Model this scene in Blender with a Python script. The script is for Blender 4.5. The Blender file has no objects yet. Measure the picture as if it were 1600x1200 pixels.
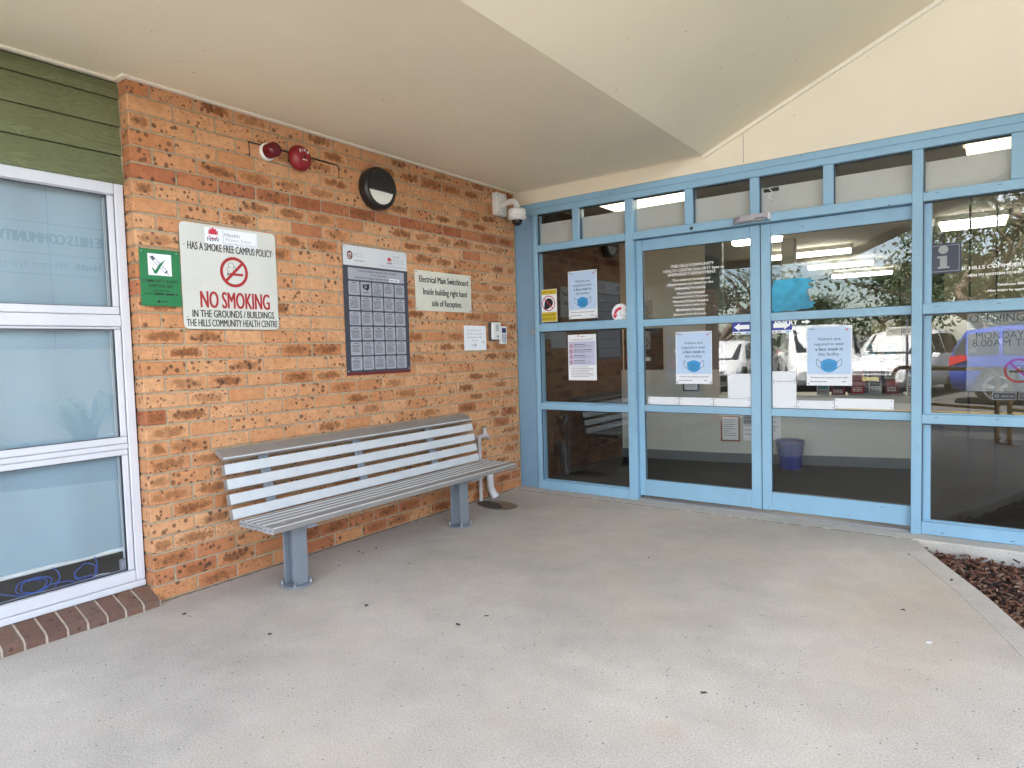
import bpy, bmesh, math, random
from mathutils import Vector, Matrix
random.seed(7)
S = bpy.context.scene
COL = S.collection

# ------------------------------------------------------------------ camera
cam_d = bpy.data.cameras.new("camera"); cam = bpy.data.objects.new("camera", cam_d); COL.objects.link(cam)
CAMPOS = (3.5753, -5.0257, 1.3002); YAW, PITCH, ROLL, FPX = -0.6279, -0.0526, -0.0275, 1024.13
def cam_axes():
    cy, sy, cp, sp = math.cos(YAW), math.sin(YAW), math.cos(PITCH), math.sin(PITCH)
    fwd = Vector((sy*cp, cy*cp, sp)); right = Vector((cy, -sy, 0)); up = right.cross(fwd)
    r = math.cos(ROLL)*right + math.sin(ROLL)*up; u = -math.sin(ROLL)*right + math.cos(ROLL)*up
    return r, u, fwd
_r, _u, _f = cam_axes()
cam.matrix_world = Matrix(((_r.x, _u.x, -_f.x, CAMPOS[0]), (_r.y, _u.y, -_f.y, CAMPOS[1]), (_r.z, _u.z, -_f.z, CAMPOS[2]), (0, 0, 0, 1)))
cam_d.sensor_width = 36.0; cam_d.lens = FPX/1600*36; cam_d.clip_end = 3000; cam_d.clip_start = 0.05
S.camera = cam

# ------------------------------------------------------------------ world, sun, exposure
SUN_EL, SUN_AZ = math.radians(62), math.radians(-35)      # azimuth from +Y towards +X
W = bpy.data.worlds.new("World"); S.world = W; W.use_nodes = True
nt = W.node_tree; nt.nodes.clear()
def wn(t, **k):
    n = nt.nodes.new(t)
    for a, b in k.items(): setattr(n, a, b)
    return n
out = wn('ShaderNodeOutputWorld'); bg = wn('ShaderNodeBackground'); sky = wn('ShaderNodeTexSky', sky_type='NISHITA', sun_disc=False)
sky.sun_elevation = SUN_EL; sky.sun_rotation = SUN_AZ; sky.altitude = 60; sky.dust_density = 1.2
tc = wn('ShaderNodeTexCoord'); mp = wn('ShaderNodeMapping'); mp.inputs['Scale'].default_value = (1, 1, 2.6)
nz = wn('ShaderNodeTexNoise'); nz.inputs['Scale'].default_value = 2.3; nz.inputs['Detail'].default_value = 8; nz.inputs['Roughness'].default_value = .58
rp = wn('ShaderNodeValToRGB'); rp.color_ramp.elements[0].position = .45; rp.color_ramp.elements[1].position = .69
mx = wn('ShaderNodeMix', data_type='RGBA'); mx.inputs[7].default_value = (8.6, 8.3, 7.9, 1)
nt.links.new(tc.outputs['Generated'], mp.inputs[0]); nt.links.new(mp.outputs[0], nz.inputs['Vector']); nt.links.new(nz.outputs[0], rp.inputs[0])
nt.links.new(rp.outputs[0], mx.inputs[0]); nt.links.new(sky.outputs[0], mx.inputs[6]); nt.links.new(mx.outputs[2], bg.inputs[0])
bg.inputs[1].default_value = 0.125; nt.links.new(bg.outputs[0], out.inputs[0])
sd = bpy.data.lights.new("sun", 'SUN'); sd.energy = 4.6; sd.angle = math.radians(.5); sd.color = (1, .92, .80)
sun = bpy.data.objects.new("sun", sd); COL.objects.link(sun)
sdir = Vector((math.sin(SUN_AZ)*math.cos(SUN_EL), math.cos(SUN_AZ)*math.cos(SUN_EL), math.sin(SUN_EL)))
sun.rotation_euler = sdir.to_track_quat('Z', 'Y').to_euler(); sun.location = (0, 10, 30)
S.view_settings.view_transform = 'Standard'; S.view_settings.look = 'None'; S.view_settings.gamma = 1
S.view_settings.exposure = 3.74
S.render.engine = 'CYCLES'
cy = S.cycles; cy.max_bounces = 9; cy.diffuse_bounces = 5; cy.glossy_bounces = 4; cy.transmission_bounces = 6; cy.transparent_max_bounces = 16
cy.caustics_reflective = False; cy.caustics_refractive = False; cy.sample_clamp_indirect = 4.0
try: cy.use_denoising = True
except Exception: pass

# ------------------------------------------------------------------ materials
MATS = {}
def nodes_of(name):
    m = bpy.data.materials.new(name); m.use_nodes = True; t = m.node_tree; b = t.nodes['Principled BSDF']
    MATS[name] = m
    return m, t, b
def N(t, typ, **k):
    n = t.nodes.new(typ)
    for a, b in k.items():
        if a == 'inp':
            for i, v in b.items(): n.inputs[i].default_value = v
        else: setattr(n, a, b)
    return n
def L(t, a, b): t.links.new(a, b)
def math_n(t, op, a, b=None, c=None, clamp=False):
    n = N(t, 'ShaderNodeMath', operation=op, use_clamp=clamp)
    for i, v in enumerate((a, b, c)):
        if v is None: continue
        if isinstance(v, (int, float)): n.inputs[i].default_value = v
        else: L(t, v, n.inputs[i])
    return n.outputs[0]
def mixc(t, fac, a, b, blend='MIX'):
    n = N(t, 'ShaderNodeMix', data_type='RGBA', blend_type=blend)
    for i, v in ((0, fac), (6, a), (7, b)):
        if isinstance(v, (int, float)): n.inputs[i].default_value = v
        elif isinstance(v, tuple): n.inputs[i].default_value = (*v[:3], 1)
        else: L(t, v, n.inputs[i])
    return n.outputs[2]
def ramp(t, fac, stops):
    n = N(t, 'ShaderNodeValToRGB'); e = n.color_ramp.elements
    while len(e) < len(stops): e.new(.5)
    for q, (p, c) in zip(e, stops):
        q.position = p; q.color = (c, c, c, 1) if isinstance(c, (int, float)) else (*c, 1)
    L(t, fac, n.inputs[0]); return n.outputs[0]
def coords(t, kind='Object', scale=None):
    c = N(t, 'ShaderNodeTexCoord').outputs[kind]
    if scale:
        m = N(t, 'ShaderNodeMapping'); m.inputs['Scale'].default_value = scale; L(t, c, m.inputs[0]); c = m.outputs[0]
    return c
def noise(t, vec, scale, detail=4, rough=.55, dist=0):
    n = N(t, 'ShaderNodeTexNoise'); n.inputs['Scale'].default_value = scale; n.inputs['Detail'].default_value = detail
    n.inputs['Roughness'].default_value = rough; n.inputs['Distortion'].default_value = dist; L(t, vec, n.inputs['Vector']); return n.outputs[0]
def voro(t, vec, scale):
    n = N(t, 'ShaderNodeTexVoronoi'); n.inputs['Scale'].default_value = scale; L(t, vec, n.inputs['Vector']); return n.outputs['Distance'], n.outputs['Color']
def bump(t, b, h, strength, dist=.002):
    n = N(t, 'ShaderNodeBump'); n.inputs['Strength'].default_value = strength; n.inputs['Distance'].default_value = dist
    L(t, h, n.inputs['Height']); L(t, n.outputs[0], b.inputs['Normal'])
def mat(name, rgb, rough=.5, metal=0, var=.08, vscale=6, bmp=0, bscale=120, emit=None, spec=None, chips=None):
    """plain surface with a little procedural mottling"""
    if name in MATS: return MATS[name]
    m, t, b = nodes_of(name)
    c = coords(t); n1 = noise(t, c, vscale, 5)
    lo = tuple(x*(1-var) for x in rgb); hi = tuple(min(1, x*(1+var)) for x in rgb)
    colr = ramp(t, n1, [(.3, lo), (.7, hi)])
    if chips:
        d_, vc = voro(t, c, chips[0]); sp = N(t, 'ShaderNodeSeparateColor'); L(t, vc, sp.inputs[0])
        k_ = ramp(t, math_n(t, 'ADD', math_n(t, 'SUBTRACT', math_n(t, 'MULTIPLY', math_n(t, 'POWER', sp.outputs[0], 14.), .22), d_), .5), [(.5, 0.), (.54, 1.)])
        colr = mixc(t, math_n(t, 'MULTIPLY', k_, chips[1]), colr, chips[2])
        st = ramp(t, noise(t, coords(t, 'Object', (1, 1, .35)), chips[3], 5, .7), [(.52, 0.), (.8, 1.)]); colr = mixc(t, math_n(t, 'MULTIPLY', st, chips[4]), colr, chips[5])
    L(t, colr, b.inputs['Base Color'])
    b.inputs['Roughness'].default_value = rough; b.inputs['Metallic'].default_value = metal
    if spec is not None: b.inputs['Specular IOR Level'].default_value = spec
    if bmp: bump(t, b, noise(t, c, bscale, 3), bmp)
    if emit:
        b.inputs['Emission Color'].default_value = (*emit[0], 1); b.inputs['Emission Strength'].default_value = emit[1]
    return m

def make_brick(name, dark=False):
    m, t, b = nodes_of(name)
    at = N(t, 'ShaderNodeAttribute', attribute_name='bk'); sep = N(t, 'ShaderNodeSeparateColor'); L(t, at.outputs['Color'], sep.inputs[0])
    R, G, B = sep.outputs
    uv = N(t, 'ShaderNodeUVMap', uv_map='uv').outputs[0]; su = N(t, 'ShaderNodeSeparateXYZ'); L(t, uv, su.inputs[0])
    oc = coords(t)
    off = N(t, 'ShaderNodeCombineXYZ'); L(t, math_n(t, 'MULTIPLY', B, 37.), off.inputs[0]); L(t, math_n(t, 'MULTIPLY', B, 91.), off.inputs[1])
    va = N(t, 'ShaderNodeVectorMath', operation='ADD'); L(t, oc, va.inputs[0]); L(t, off.outputs[0], va.inputs[1]); vec = va.outputs[0]
    if dark: base = ramp(t, R, [(0, (.155, .098, .075)), (.5, (.135, .078, .06)), (1, (.12, .060, .048))])
    else: base = ramp(t, R, [(0, (.60, .325, .165)), (.35, (.56, .275, .13)), (.6, (.49, .215, .092)), (.8, (.41, .15, .065)), (1, (.32, .09, .04))])
    n1 = noise(t, vec, 26, 5); base = mixc(t, 1., base, ramp(t, n1, [(.25, .80), (.75, 1.16)]), 'MULTIPLY')
    n0 = noise(t, vec, 9, 2); base = mixc(t, math_n(t, 'MULTIPLY', ramp(t, n0, [(.45, 0.), (.7, 1.)]), .35), base, (.17, .095, .07) if dark else (.50, .20, .07))
    # dark fire flash in the middle of some bricks
    du = math_n(t, 'POWER', math_n(t, 'ABSOLUTE', math_n(t, 'DIVIDE', math_n(t, 'SUBTRACT', su.outputs[0], .5), .44)), 2.6)
    dv = math_n(t, 'POWER', math_n(t, 'ABSOLUTE', math_n(t, 'DIVIDE', math_n(t, 'SUBTRACT', su.outputs[1], .5), .40)), 2.2)
    d = math_n(t, 'ADD', math_n(t, 'ADD', du, dv), math_n(t, 'MULTIPLY', math_n(t, 'SUBTRACT', noise(t, vec, 30, 5, .7), .5), 4.2))
    fl = math_n(t, 'MULTIPLY', ramp(t, d, [(.25, 1.), (1., 0.)]), G)
    base = mixc(t, math_n(t, 'MULTIPLY', fl, .95), base, mixc(t, ramp(t, noise(t, vec, 60, 3), [(.35, 0.), (.65, 1.)]), (.30, .10, .022), (.085, .032, .014)))
    # iron spots, two sizes
    wob = N(t, 'ShaderNodeVectorMath', operation='ADD'); nzv = N(t, 'ShaderNodeTexNoise'); nzv.inputs['Scale'].default_value = 130; L(t, vec, nzv.inputs['Vector'])
    sc = N(t, 'ShaderNodeVectorMath', operation='SCALE'); sc.inputs['Scale'].default_value = .010; L(t, nzv.outputs['Color'], sc.inputs[0])
    L(t, vec, wob.inputs[0]); L(t, sc.outputs[0], wob.inputs[1])
    d1, c1 = voro(t, wob.outputs[0], 35); r1 = N(t, 'ShaderNodeSeparateColor'); L(t, c1, r1.inputs[0])
    rad = math_n(t, 'MULTIPLY', math_n(t, 'POWER', r1.outputs[0], 1.9), .52)
    s1 = ramp(t, math_n(t, 'ADD', math_n(t, 'SUBTRACT', rad, d1), .5), [(.5, 0.), (.545, 1.)])
    base = mixc(t, math_n(t, 'MULTIPLY', s1, .82), base, mixc(t, r1.outputs[1], (.05, .025, .018), (.17, .07, .03)))
    d2, c2 = voro(t, wob.outputs[0], 120); r2 = N(t, 'ShaderNodeSeparateColor'); L(t, c2, r2.inputs[0])
    s2 = ramp(t, math_n(t, 'ADD', math_n(t, 'SUBTRACT', math_n(t, 'MULTIPLY', math_n(t, 'POWER', r2.outputs[0], 2.6), .5), d2), .5), [(.5, 0.), (.58, 1.)])
    base = mixc(t, math_n(t, 'MULTIPLY', s2, .75), base, (.12, .05, .025))
    L(t, base, b.inputs['Base Color']); b.inputs['Roughness'].default_value = .85
    h = math_n(t, 'SUBTRACT', noise(t, vec, 160, 4, .7), math_n(t, 'MULTIPLY', s1, .5)); bump(t, b, h, .55, .003)
    return m
M_BRICK = make_brick('brick'); M_SILL = make_brick('sill_brick', True)
M_MORTAR = mat('mortar', (.36, .295, .20), .95, var=.2, vscale=30, bmp=.6, bscale=250)
M_SILLMORTAR = mat('sill_mortar', (.50, .43, .34), .95, var=.18, vscale=40, bmp=.6, bscale=250)

def make_concrete(name, base, stain=.22, speck=1., smooth=False, floor=False):
    m, t, b = nodes_of(name); c = coords(t)
    big = noise(t, c, .9, 5, .6); mid = noise(t, c, 5, 5, .6); fine = noise(t, c, 125, 4, .75)
    col = mixc(t, 1., base, ramp(t, big, [(.3, 1-stain), (.68, 1.08)]), 'MULTIPLY')
    col = mixc(t, 1., col, ramp(t, mid, [(.3, .90), (.7, 1.06)]), 'MULTIPLY')
    grit = noise(t, c, 330, 2, .6)
    col = mixc(t, speck, col, mixc(t, 1., col, ramp(t, fine, [(.30, .66), (.5, 1.), (.70, 1.2)]), 'MULTIPLY'))
    col = mixc(t, speck, col, mixc(t, 1., col, ramp(t, grit, [(.3, .70), (.5, 1.), (.7, 1.28)]), 'MULTIPLY'))
    d, vc = voro(t, c, 62); sp = N(t, 'ShaderNodeSeparateColor'); L(t, vc, sp.inputs[0])
    pit = ramp(t, math_n(t, 'ADD', math_n(t, 'SUBTRACT', math_n(t, 'MULTIPLY', math_n(t, 'POWER', sp.outputs[0], 9.), .30), d), .5), [(.5, 0.), (.55, 1.)])
    col = mixc(t, math_n(t, 'MULTIPLY', pit, .75*speck), col, (.07, .06, .05))
    warm = noise(t, c, 1.7, 4); col = mixc(t, math_n(t, 'MULTIPLY', ramp(t, warm, [(.5, 0.), (.75, 1.)]), .35), col, (base[0]*1.0, base[1]*.88, base[2]*.70))
    if floor:
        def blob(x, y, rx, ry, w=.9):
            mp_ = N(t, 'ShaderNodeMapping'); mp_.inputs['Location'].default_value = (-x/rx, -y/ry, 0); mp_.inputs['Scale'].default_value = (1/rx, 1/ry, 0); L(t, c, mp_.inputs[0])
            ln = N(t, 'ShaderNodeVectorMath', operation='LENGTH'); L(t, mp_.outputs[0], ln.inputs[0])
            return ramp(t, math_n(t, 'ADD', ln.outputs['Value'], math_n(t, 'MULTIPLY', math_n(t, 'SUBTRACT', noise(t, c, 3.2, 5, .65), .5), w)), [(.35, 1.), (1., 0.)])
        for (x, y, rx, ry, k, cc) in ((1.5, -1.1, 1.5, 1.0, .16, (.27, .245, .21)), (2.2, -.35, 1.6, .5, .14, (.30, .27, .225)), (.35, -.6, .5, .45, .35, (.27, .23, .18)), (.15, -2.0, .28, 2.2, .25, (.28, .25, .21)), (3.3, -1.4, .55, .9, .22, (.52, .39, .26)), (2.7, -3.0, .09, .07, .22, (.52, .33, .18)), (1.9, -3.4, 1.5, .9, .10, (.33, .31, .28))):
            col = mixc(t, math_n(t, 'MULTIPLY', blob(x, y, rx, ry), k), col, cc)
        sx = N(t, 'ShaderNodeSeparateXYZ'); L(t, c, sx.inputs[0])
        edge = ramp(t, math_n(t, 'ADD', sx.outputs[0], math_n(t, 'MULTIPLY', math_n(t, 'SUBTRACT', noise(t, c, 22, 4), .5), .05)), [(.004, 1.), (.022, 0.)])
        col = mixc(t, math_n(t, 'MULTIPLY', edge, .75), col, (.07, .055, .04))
    L(t, col, b.inputs['Base Color']); b.inputs['Roughness'].default_value = .88
    bump(t, b, math_n(t, 'SUBTRACT', fine, math_n(t, 'MULTIPLY', pit, .6)), .12 if smooth else .4, .003)
    return m
M_CONC = make_concrete('concrete', (.54, .495, .435), floor=True); M_CONC_SM = make_concrete('trowelled_concrete', (.535, .495, .44), .2, .55, True)
M_ASPH = make_concrete('asphalt', (.10, .10, .10), .2, 1.)

def make_timber(name, a, bcol):
    m, t, b = nodes_of(name); c = coords(t)
    at = N(t, 'ShaderNodeAttribute', attribute_name='bk'); 
    sc = N(t, 'ShaderNodeVectorMath', operation='SCALE'); sc.inputs['Scale'].default_value = 23.; L(t, at.outputs['Color'], sc.inputs[0])
    va = N(t, 'ShaderNodeVectorMath', operation='ADD'); L(t, c, va.inputs[0]); L(t, sc.outputs[0], va.inputs[1])
    mpn = N(t, 'ShaderNodeMapping'); mpn.inputs['Scale'].default_value = (6, 2.3, 19); L(t, va.outputs[0], mpn.inputs[0])
    n1 = noise(t, mpn.outputs[0], .8, 1, .4)
    rings = math_n(t, 'FRACT', math_n(t, 'ADD', math_n(t, 'MULTIPLY', n1, 30.), math_n(t, 'MULTIPLY', noise(t, mpn.outputs[0], 3., 3), 1.6)))
    tri = math_n(t, 'ABSOLUTE', math_n(t, 'SUBTRACT', math_n(t, 'MULTIPLY', rings, 2.), 1.))
    col = mixc(t, ramp(t, tri, [(.25, 0.), (.8, 1.)]), a, bcol)
    col = mixc(t, 1., col, ramp(t, noise(t, c, 3, 4), [(.3, .85), (.7, 1.12)]), 'MULTIPLY')
    L(t, col, b.inputs['Base Color']); b.inputs['Roughness'].default_value = .62; bump(t, b, tri, .5, .002)
    return m
M_GREENB = make_timber('green_weatherboard', (.112, .126, .056), (.150, .168, .080))

def make_glass(name, tint=(.93, .945, .94), f0=.055):
    m, t, b = nodes_of(name); t.nodes.remove(b); o = t.nodes['Material Output']
    g = N(t, 'ShaderNodeNewGeometry'); dp = N(t, 'ShaderNodeVectorMath', operation='DOT_PRODUCT'); L(t, g.outputs['Incoming'], dp.inputs[0]); L(t, g.outputs['Normal'], dp.inputs[1])
    c = math_n(t, 'ABSOLUTE', dp.outputs['Value']); f = math_n(t, 'POWER', math_n(t, 'SUBTRACT', 1., c), 5.)
    fac = math_n(t, 'ADD', f0, math_n(t, 'MULTIPLY', f, 1-f0), clamp=True)
    tr = N(t, 'ShaderNodeBsdfTransparent'); tr.inputs[0].default_value = (*tint, 1)
    gl = N(t, 'ShaderNodeBsdfGlossy'); gl.inputs['Roughness'].default_value = 0.0; gl.inputs[0].default_value = (1, 1, 1, 1)
    bn = N(t, 'ShaderNodeBump'); bn.inputs['Strength'].default_value = .02; bn.inputs['Distance'].default_value = .01
    L(t, noise(t, coords(t), 1.3, 1), bn.inputs['Height']); L(t, bn.outputs[0], gl.inputs['Normal'])
    mx_ = N(t, 'ShaderNodeMixShader'); L(t, fac, mx_.inputs[0]); L(t, tr.outputs[0], mx_.inputs[1]); L(t, gl.outputs[0], mx_.inputs[2]); L(t, mx_.outputs[0], o.inputs[0])
    return m
M_GLASS = make_glass('glass', f0=.032); M_GLASSR = make_glass('fixed_glass', (.91, .92, .92), .043); M_GLASSL = make_glass('lobby_glass', (.90, .91, .90), .07); M_GLASSW = make_glass('window_glass', (.94, .96, .97), .06)
M_BLUE = mat('blue_powdercoat', (.24, .42, .565), .42, var=.09, vscale=1.6, bmp=.05, bscale=300, chips=(24, .7, (.06, .07, .08), 9, .22, (.16, .24, .30)))
M_BLUED = mat('blue_filler', (.19, .32, .45), .5, var=.06, vscale=3)
M_WHITEAL = mat('white_aluminium', (.57, .58, .62), .38, var=.04, vscale=4, chips=(30, .6, (.10, .09, .08), 12, .18, (.42, .40, .38)))
M_CREAM = mat('cream_soffit', (.80, .725, .55), .7, var=.035, vscale=1.1, bmp=.06, bscale=60, chips=(26, .45, (.20, .16, .12), 1.3, .13, (.55, .47, .36)))
M_CREAM2 = mat('cream_gable', (.74, .67, .525), .7, var=.03, vscale=1.2, bmp=.06, bscale=60, chips=(24, .4, (.24, .19, .14), 1.6, .12, (.60, .50, .37)))
M_TRIM = mat('cream_trim', (.78, .72, .59), .6, var=.04)
M_BLIND = mat('roller_blind', (.32, .42, .48), .8, var=.06, vscale=1.5)
M_BLACK = mat('black_plastic', (.014, .014, .015), .35)
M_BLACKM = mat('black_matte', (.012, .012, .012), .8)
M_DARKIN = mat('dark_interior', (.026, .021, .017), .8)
M_GREY = mat('grey_plastic', (.28, .28, .30), .4)
M_WHITEP = mat('white_plastic', (.72, .72, .70), .4, var=.04)
M_PAPER = mat('white_paper', (.78, .80, .84), .75, var=.03)
M_INK = mat('black_ink', (.012, .012, .014), .6)
M_INKG = mat('grey_ink', (.13, .14, .17), .6)
M_NAVY = mat('navy_ink', (.012, .02, .11), .6)
M_REDI = mat('red_ink', (.36, .018, .018), .55)
M_REDL = mat('red_emblem', (.55, .03, .06), .55)
M_WVINYL = mat('white_vinyl', (.85, .86, .86), .5, var=.02)
M_SIGNW = mat('painted_sign_white', (.59, .59, .545), .42, var=.05, vscale=4)
M_STEEL = mat('galvanised_steel', (.38, .39, .40), .35, .9, var=.15, vscale=20)
M_SLAT = mat('silver_aluminium_slat', (.56, .585, .61), .42, .0, var=.05, vscale=8, bmp=.05, bscale=200)
M_SLATE = mat('satin_aluminium_edge', (.75, .76, .76), .35, .2, var=.05)
M_SEAT = mat('champagne_aluminium', (.255, .245, .23), .45, .1, var=.06, vscale=8)
M_LEG = mat('blue_grey_steel', (.21, .235, .265), .4, .15, var=.06, vscale=8)
M_CARPET = mat('dark_carpet', (.012, .011, .010), .95, var=.3, vscale=180, bmp=.4, bscale=300)
M_INWALL = mat('beige_plaster', (.62, .55, .44), .8, var=.04, vscale=1)
M_INWALL2 = mat('reception_white', (.56, .55, .51), .6, var=.03, vscale=1)
M_SKIRT = mat('grey_skirting', (.10, .11, .12), .6)
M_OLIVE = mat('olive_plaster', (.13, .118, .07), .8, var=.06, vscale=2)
M_TUBE = mat('light_diffuser', (.9, .9, .85), .5, emit=((1, .92, .74), 3.6))
M_FROST = mat('frosted_film', (.60, .58, .55), .5, var=.07, vscale=2.5)

# ------------------------------------------------------------------ mesh builder
class MB:
    def __init__(s): s.v = []; s.f = []; s.m = []; s.sm = []; s.mats = []; s.fa = []; s.uv = []; s.cur = (0, 0, 0); s.M = None
    def mi(s, m):
        if m not in s.mats: s.mats.append(m)
        return s.mats.index(m)
    def add(s, vs, fs, m, smooth=False, uvs=None):
        b = len(s.v)
        for p in vs:
            p = Vector(p); s.v.append(s.M @ p if s.M else p)
        k = s.mi(m)
        for i, f in enumerate(fs):
            s.f.append([b+q for q in f]); s.m.append(k); s.sm.append(smooth); s.fa.append(s.cur); s.uv.append(uvs[i] if uvs else None)
        return s
    def box(s, x0, y0, z0, x1, y1, z1, m, bev=0, boxuv=None):
        x0, x1 = min(x0, x1), max(x0, x1); y0, y1 = min(y0, y1), max(y0, y1); z0, z1 = min(z0, z1), max(z0, z1)
        if bev <= 0:
            vs = [(x0, y0, z0), (x1, y0, z0), (x1, y1, z0), (x0, y1, z0), (x0, y0, z1), (x1, y0, z1), (x1, y1, z1), (x0, y1, z1)]
            return s.add(vs, [(0, 3, 2, 1), (4, 5, 6, 7), (0, 1, 5, 4), (1, 2, 6, 5), (2, 3, 7, 6), (3, 0, 4, 7)], m)
        b = min(bev, (x1-x0)*.49, (y1-y0)*.49, (z1-z0)*.49)
        X = (x0, x1); Y = (y0, y1); Z = (z0, z1); vs = []; idx = {}
        for i in (0, 1):
            for j in (0, 1):
                for k in (0, 1):
                    dx, dy, dz = (b if i == 0 else -b), (b if j == 0 else -b), (b if k == 0 else -b)
                    for a, p in enumerate(((X[i], Y[j]+dy, Z[k]+dz), (X[i]+dx, Y[j], Z[k]+dz), (X[i]+dx, Y[j]+dy, Z[k]))):
                        idx[(i, j, k, a)] = len(vs); vs.append(p)
        fs = []
        for i in (0, 1):
            fs.append([idx[(i, 0, 0, 0)], idx[(i, 1, 0, 0)], idx[(i, 1, 1, 0)], idx[(i, 0, 1, 0)]])
            fs.append([idx[(0, i, 0, 1)], idx[(1, i, 0, 1)], idx[(1, i, 1, 1)], idx[(0, i, 1, 1)]])
            fs.append([idx[(0, 0, i, 2)], idx[(1, 0, i, 2)], idx[(1, 1, i, 2)], idx[(0, 1, i, 2)]])
        for i in (0, 1):
            for j in (0, 1):
                fs.append([idx[(i, j, 0, 0)], idx[(i, j, 1, 0)], idx[(i, j, 1, 1)], idx[(i, j, 0, 1)]])
                fs.append([idx[(i, 0, j, 0)], idx[(i, 1, j, 0)], idx[(i, 1, j, 2)], idx[(i, 0, j, 2)]])
                fs.append([idx[(0, i, j, 1)], idx[(1, i, j, 1)], idx[(1, i, j, 2)], idx[(0, i, j, 2)]])
                for k in (0, 1): fs.append([idx[(i, j, k, 0)], idx[(i, j, k, 1)], idx[(i, j, k, 2)]])
        uvs = None
        if boxuv:   # 'x': wall face seen along x ; u along y (or x on the end), v along z
            uvs = []
            for f in fs:
                r = []
                c = sum((Vector(vs[q]) for q in f), Vector())/len(f)
                for q in f:
                    p = vs[q]
                    u = (p[1]-y0)/(y1-y0) if boxuv == 'x' else (p[0]-x0)/(x1-x0)
                    r.append((u, (p[2]-z0)/(z1-z0)))
                uvs.append(r)
        return s.add(vs, fs, m, False, uvs)
    def rbox(s, c, size, m, bev=0, rot=None):
        old = s.M; s.M = (old or Matrix()) @ Matrix.Translation(c) @ (rot.to_4x4() if rot else Matrix())
        a, b, d = size[0]/2, size[1]/2, size[2]/2; s.box(-a, -b, -d, a, b, d, m, bev); s.M = old; return s
    def cyl(s, p0, p1, r0, m, r1=None, n=20, caps=True, smooth=True):
        p0, p1 = Vector(p0), Vector(p1); r1 = r0 if r1 is None else r1
        d = (p1-p0).normalized(); a = d.orthogonal().normalized(); b = d.cross(a)
        vs = []
        for p, r in ((p0, r0), (p1, r1)):
            for i in range(n):
                t = 2*math.pi*i/n; vs.append(p + r*(math.cos(t)*a + math.sin(t)*b))
        s.add(vs, [(i, (i+1) % n, n+(i+1) % n, n+i) for i in range(n)], m, smooth)
        if caps:
            if r0 > 0: s.add(vs[:n], [list(range(n))[::-1]], m)
            if r1 > 0: s.add(vs[n:], [list(range(n))], m)
        return s
    def lathe(s, o, axis, prof, m, n=28, smooth=True):
        """prof: (radius, height) pairs along axis"""
        o, d = Vector(o), Vector(axis).normalized(); a = d.orthogonal().normalized(); b = d.cross(a); vs = []
        for r, h in prof:
            for i in range(n):
                t = 2*math.pi*i/n; vs.append(o + d*h + max(r, 1e-4)*(math.cos(t)*a + math.sin(t)*b))
        fs = [(k*n+i, k*n+(i+1) % n, (k+1)*n+(i+1) % n, (k+1)*n+i) for k in range(len(prof)-1) for i in range(n)]
        return s.add(vs, fs, m, smooth)
    def tube(s, path, r, m, n=10, caps=True):
        P = [Vector(p) for p in path]; R = r if isinstance(r, (list, tuple)) else [r]*len(P); vs = []; a = None
        for i, p in enumerate(P):
            d = ((P[min(i+1, len(P)-1)]-p).normalized() + (p-P[max(i-1, 0)]).normalized())
            d = d.normalized() if d.length > 1e-6 else Vector((0, 0, 1))
            a = d.orthogonal().normalized() if a is None else (a - d*a.dot(d)).normalized()
            b = d.cross(a)
            for k in range(n):
                t = 2*math.pi*k/n; vs.append(p + R[i]*(math.cos(t)*a + math.sin(t)*b))
        s.add(vs, [(i*n+k, i*n+(k+1) % n, (i+1)*n+(k+1) % n, (i+1)*n+k) for i in range(len(P)-1) for k in range(n)], m, True)
        if caps: s.add(vs[:n], [list(range(n))[::-1]], m); s.add(vs[-n:], [list(range(n))], m)
        return s
    def prism(s, pts, ext, m):
        """closed polygon pts (3d), extruded by vector ext"""
        P = [Vector(p) for p in pts]; e = Vector(ext); n = len(P)
        return s.add(P + [p+e for p in P], [list(range(n))[::-1], list(range(n, 2*n))] + [(i, (i+1) % n, n+(i+1) % n, n+i) for i in range(n)], m)
    def build(s, name, parent=None, normals=True):
        me = bpy.data.meshes.new(name)
        off = parent_world(parent) if parent else Vector()
        me.from_pydata([tuple(p) for p in s.v], [], s.f)
        for m in s.mats: me.materials.append(m)
        for p, k, q in zip(me.polygons, s.m, s.sm): p.material_index = k; p.use_smooth = q
        if any(c != (0, 0, 0) for c in s.fa):
            ca = me.attributes.new('bk', 'FLOAT_COLOR', 'CORNER'); uvl = me.uv_layers.new(name='uv')
            ca = me.attributes['bk']
            for p, c, u in zip(me.polygons, s.fa, s.uv):
                for j, li in enumerate(p.loop_indices):
                    ca.data[li].color = (*c, 1)
                    if u: uvl.data[li].uv = u[j]
        me.update()
        if normals:
            bm = bmesh.new(); bm.from_mesh(me); bmesh.ops.recalc_face_normals(bm, faces=bm.faces); bm.to_mesh(me); bm.free()
        o = bpy.data.objects.new(name, me); COL.objects.link(o)
        if parent: o.parent = parent; o.location = -off
        return o
def parent_world(p):
    l = Vector(p.location)
    while p.parent: p = p.parent; l = l + Vector(p.location)
    return l
def tag(o, label=None, cat=None, group=None, kind=None):
    if label: o['label'] = label
    if cat: o['category'] = cat
    if group: o['group'] = group
    if kind: o['kind'] = kind
    return o
def thing(name, label, cat, loc=(0, 0, 0), group=None, kind=None):
    o = bpy.data.objects.new(name, None); o.location = loc; o.empty_display_size = .1; COL.objects.link(o)
    return tag(o, label, cat, group, kind)
def dup(o, parent=None):
    c = o.copy(); COL.objects.link(c)
    if parent: c.parent = parent
    for ch in list(o.children): dup(ch, c)
    return c

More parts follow.
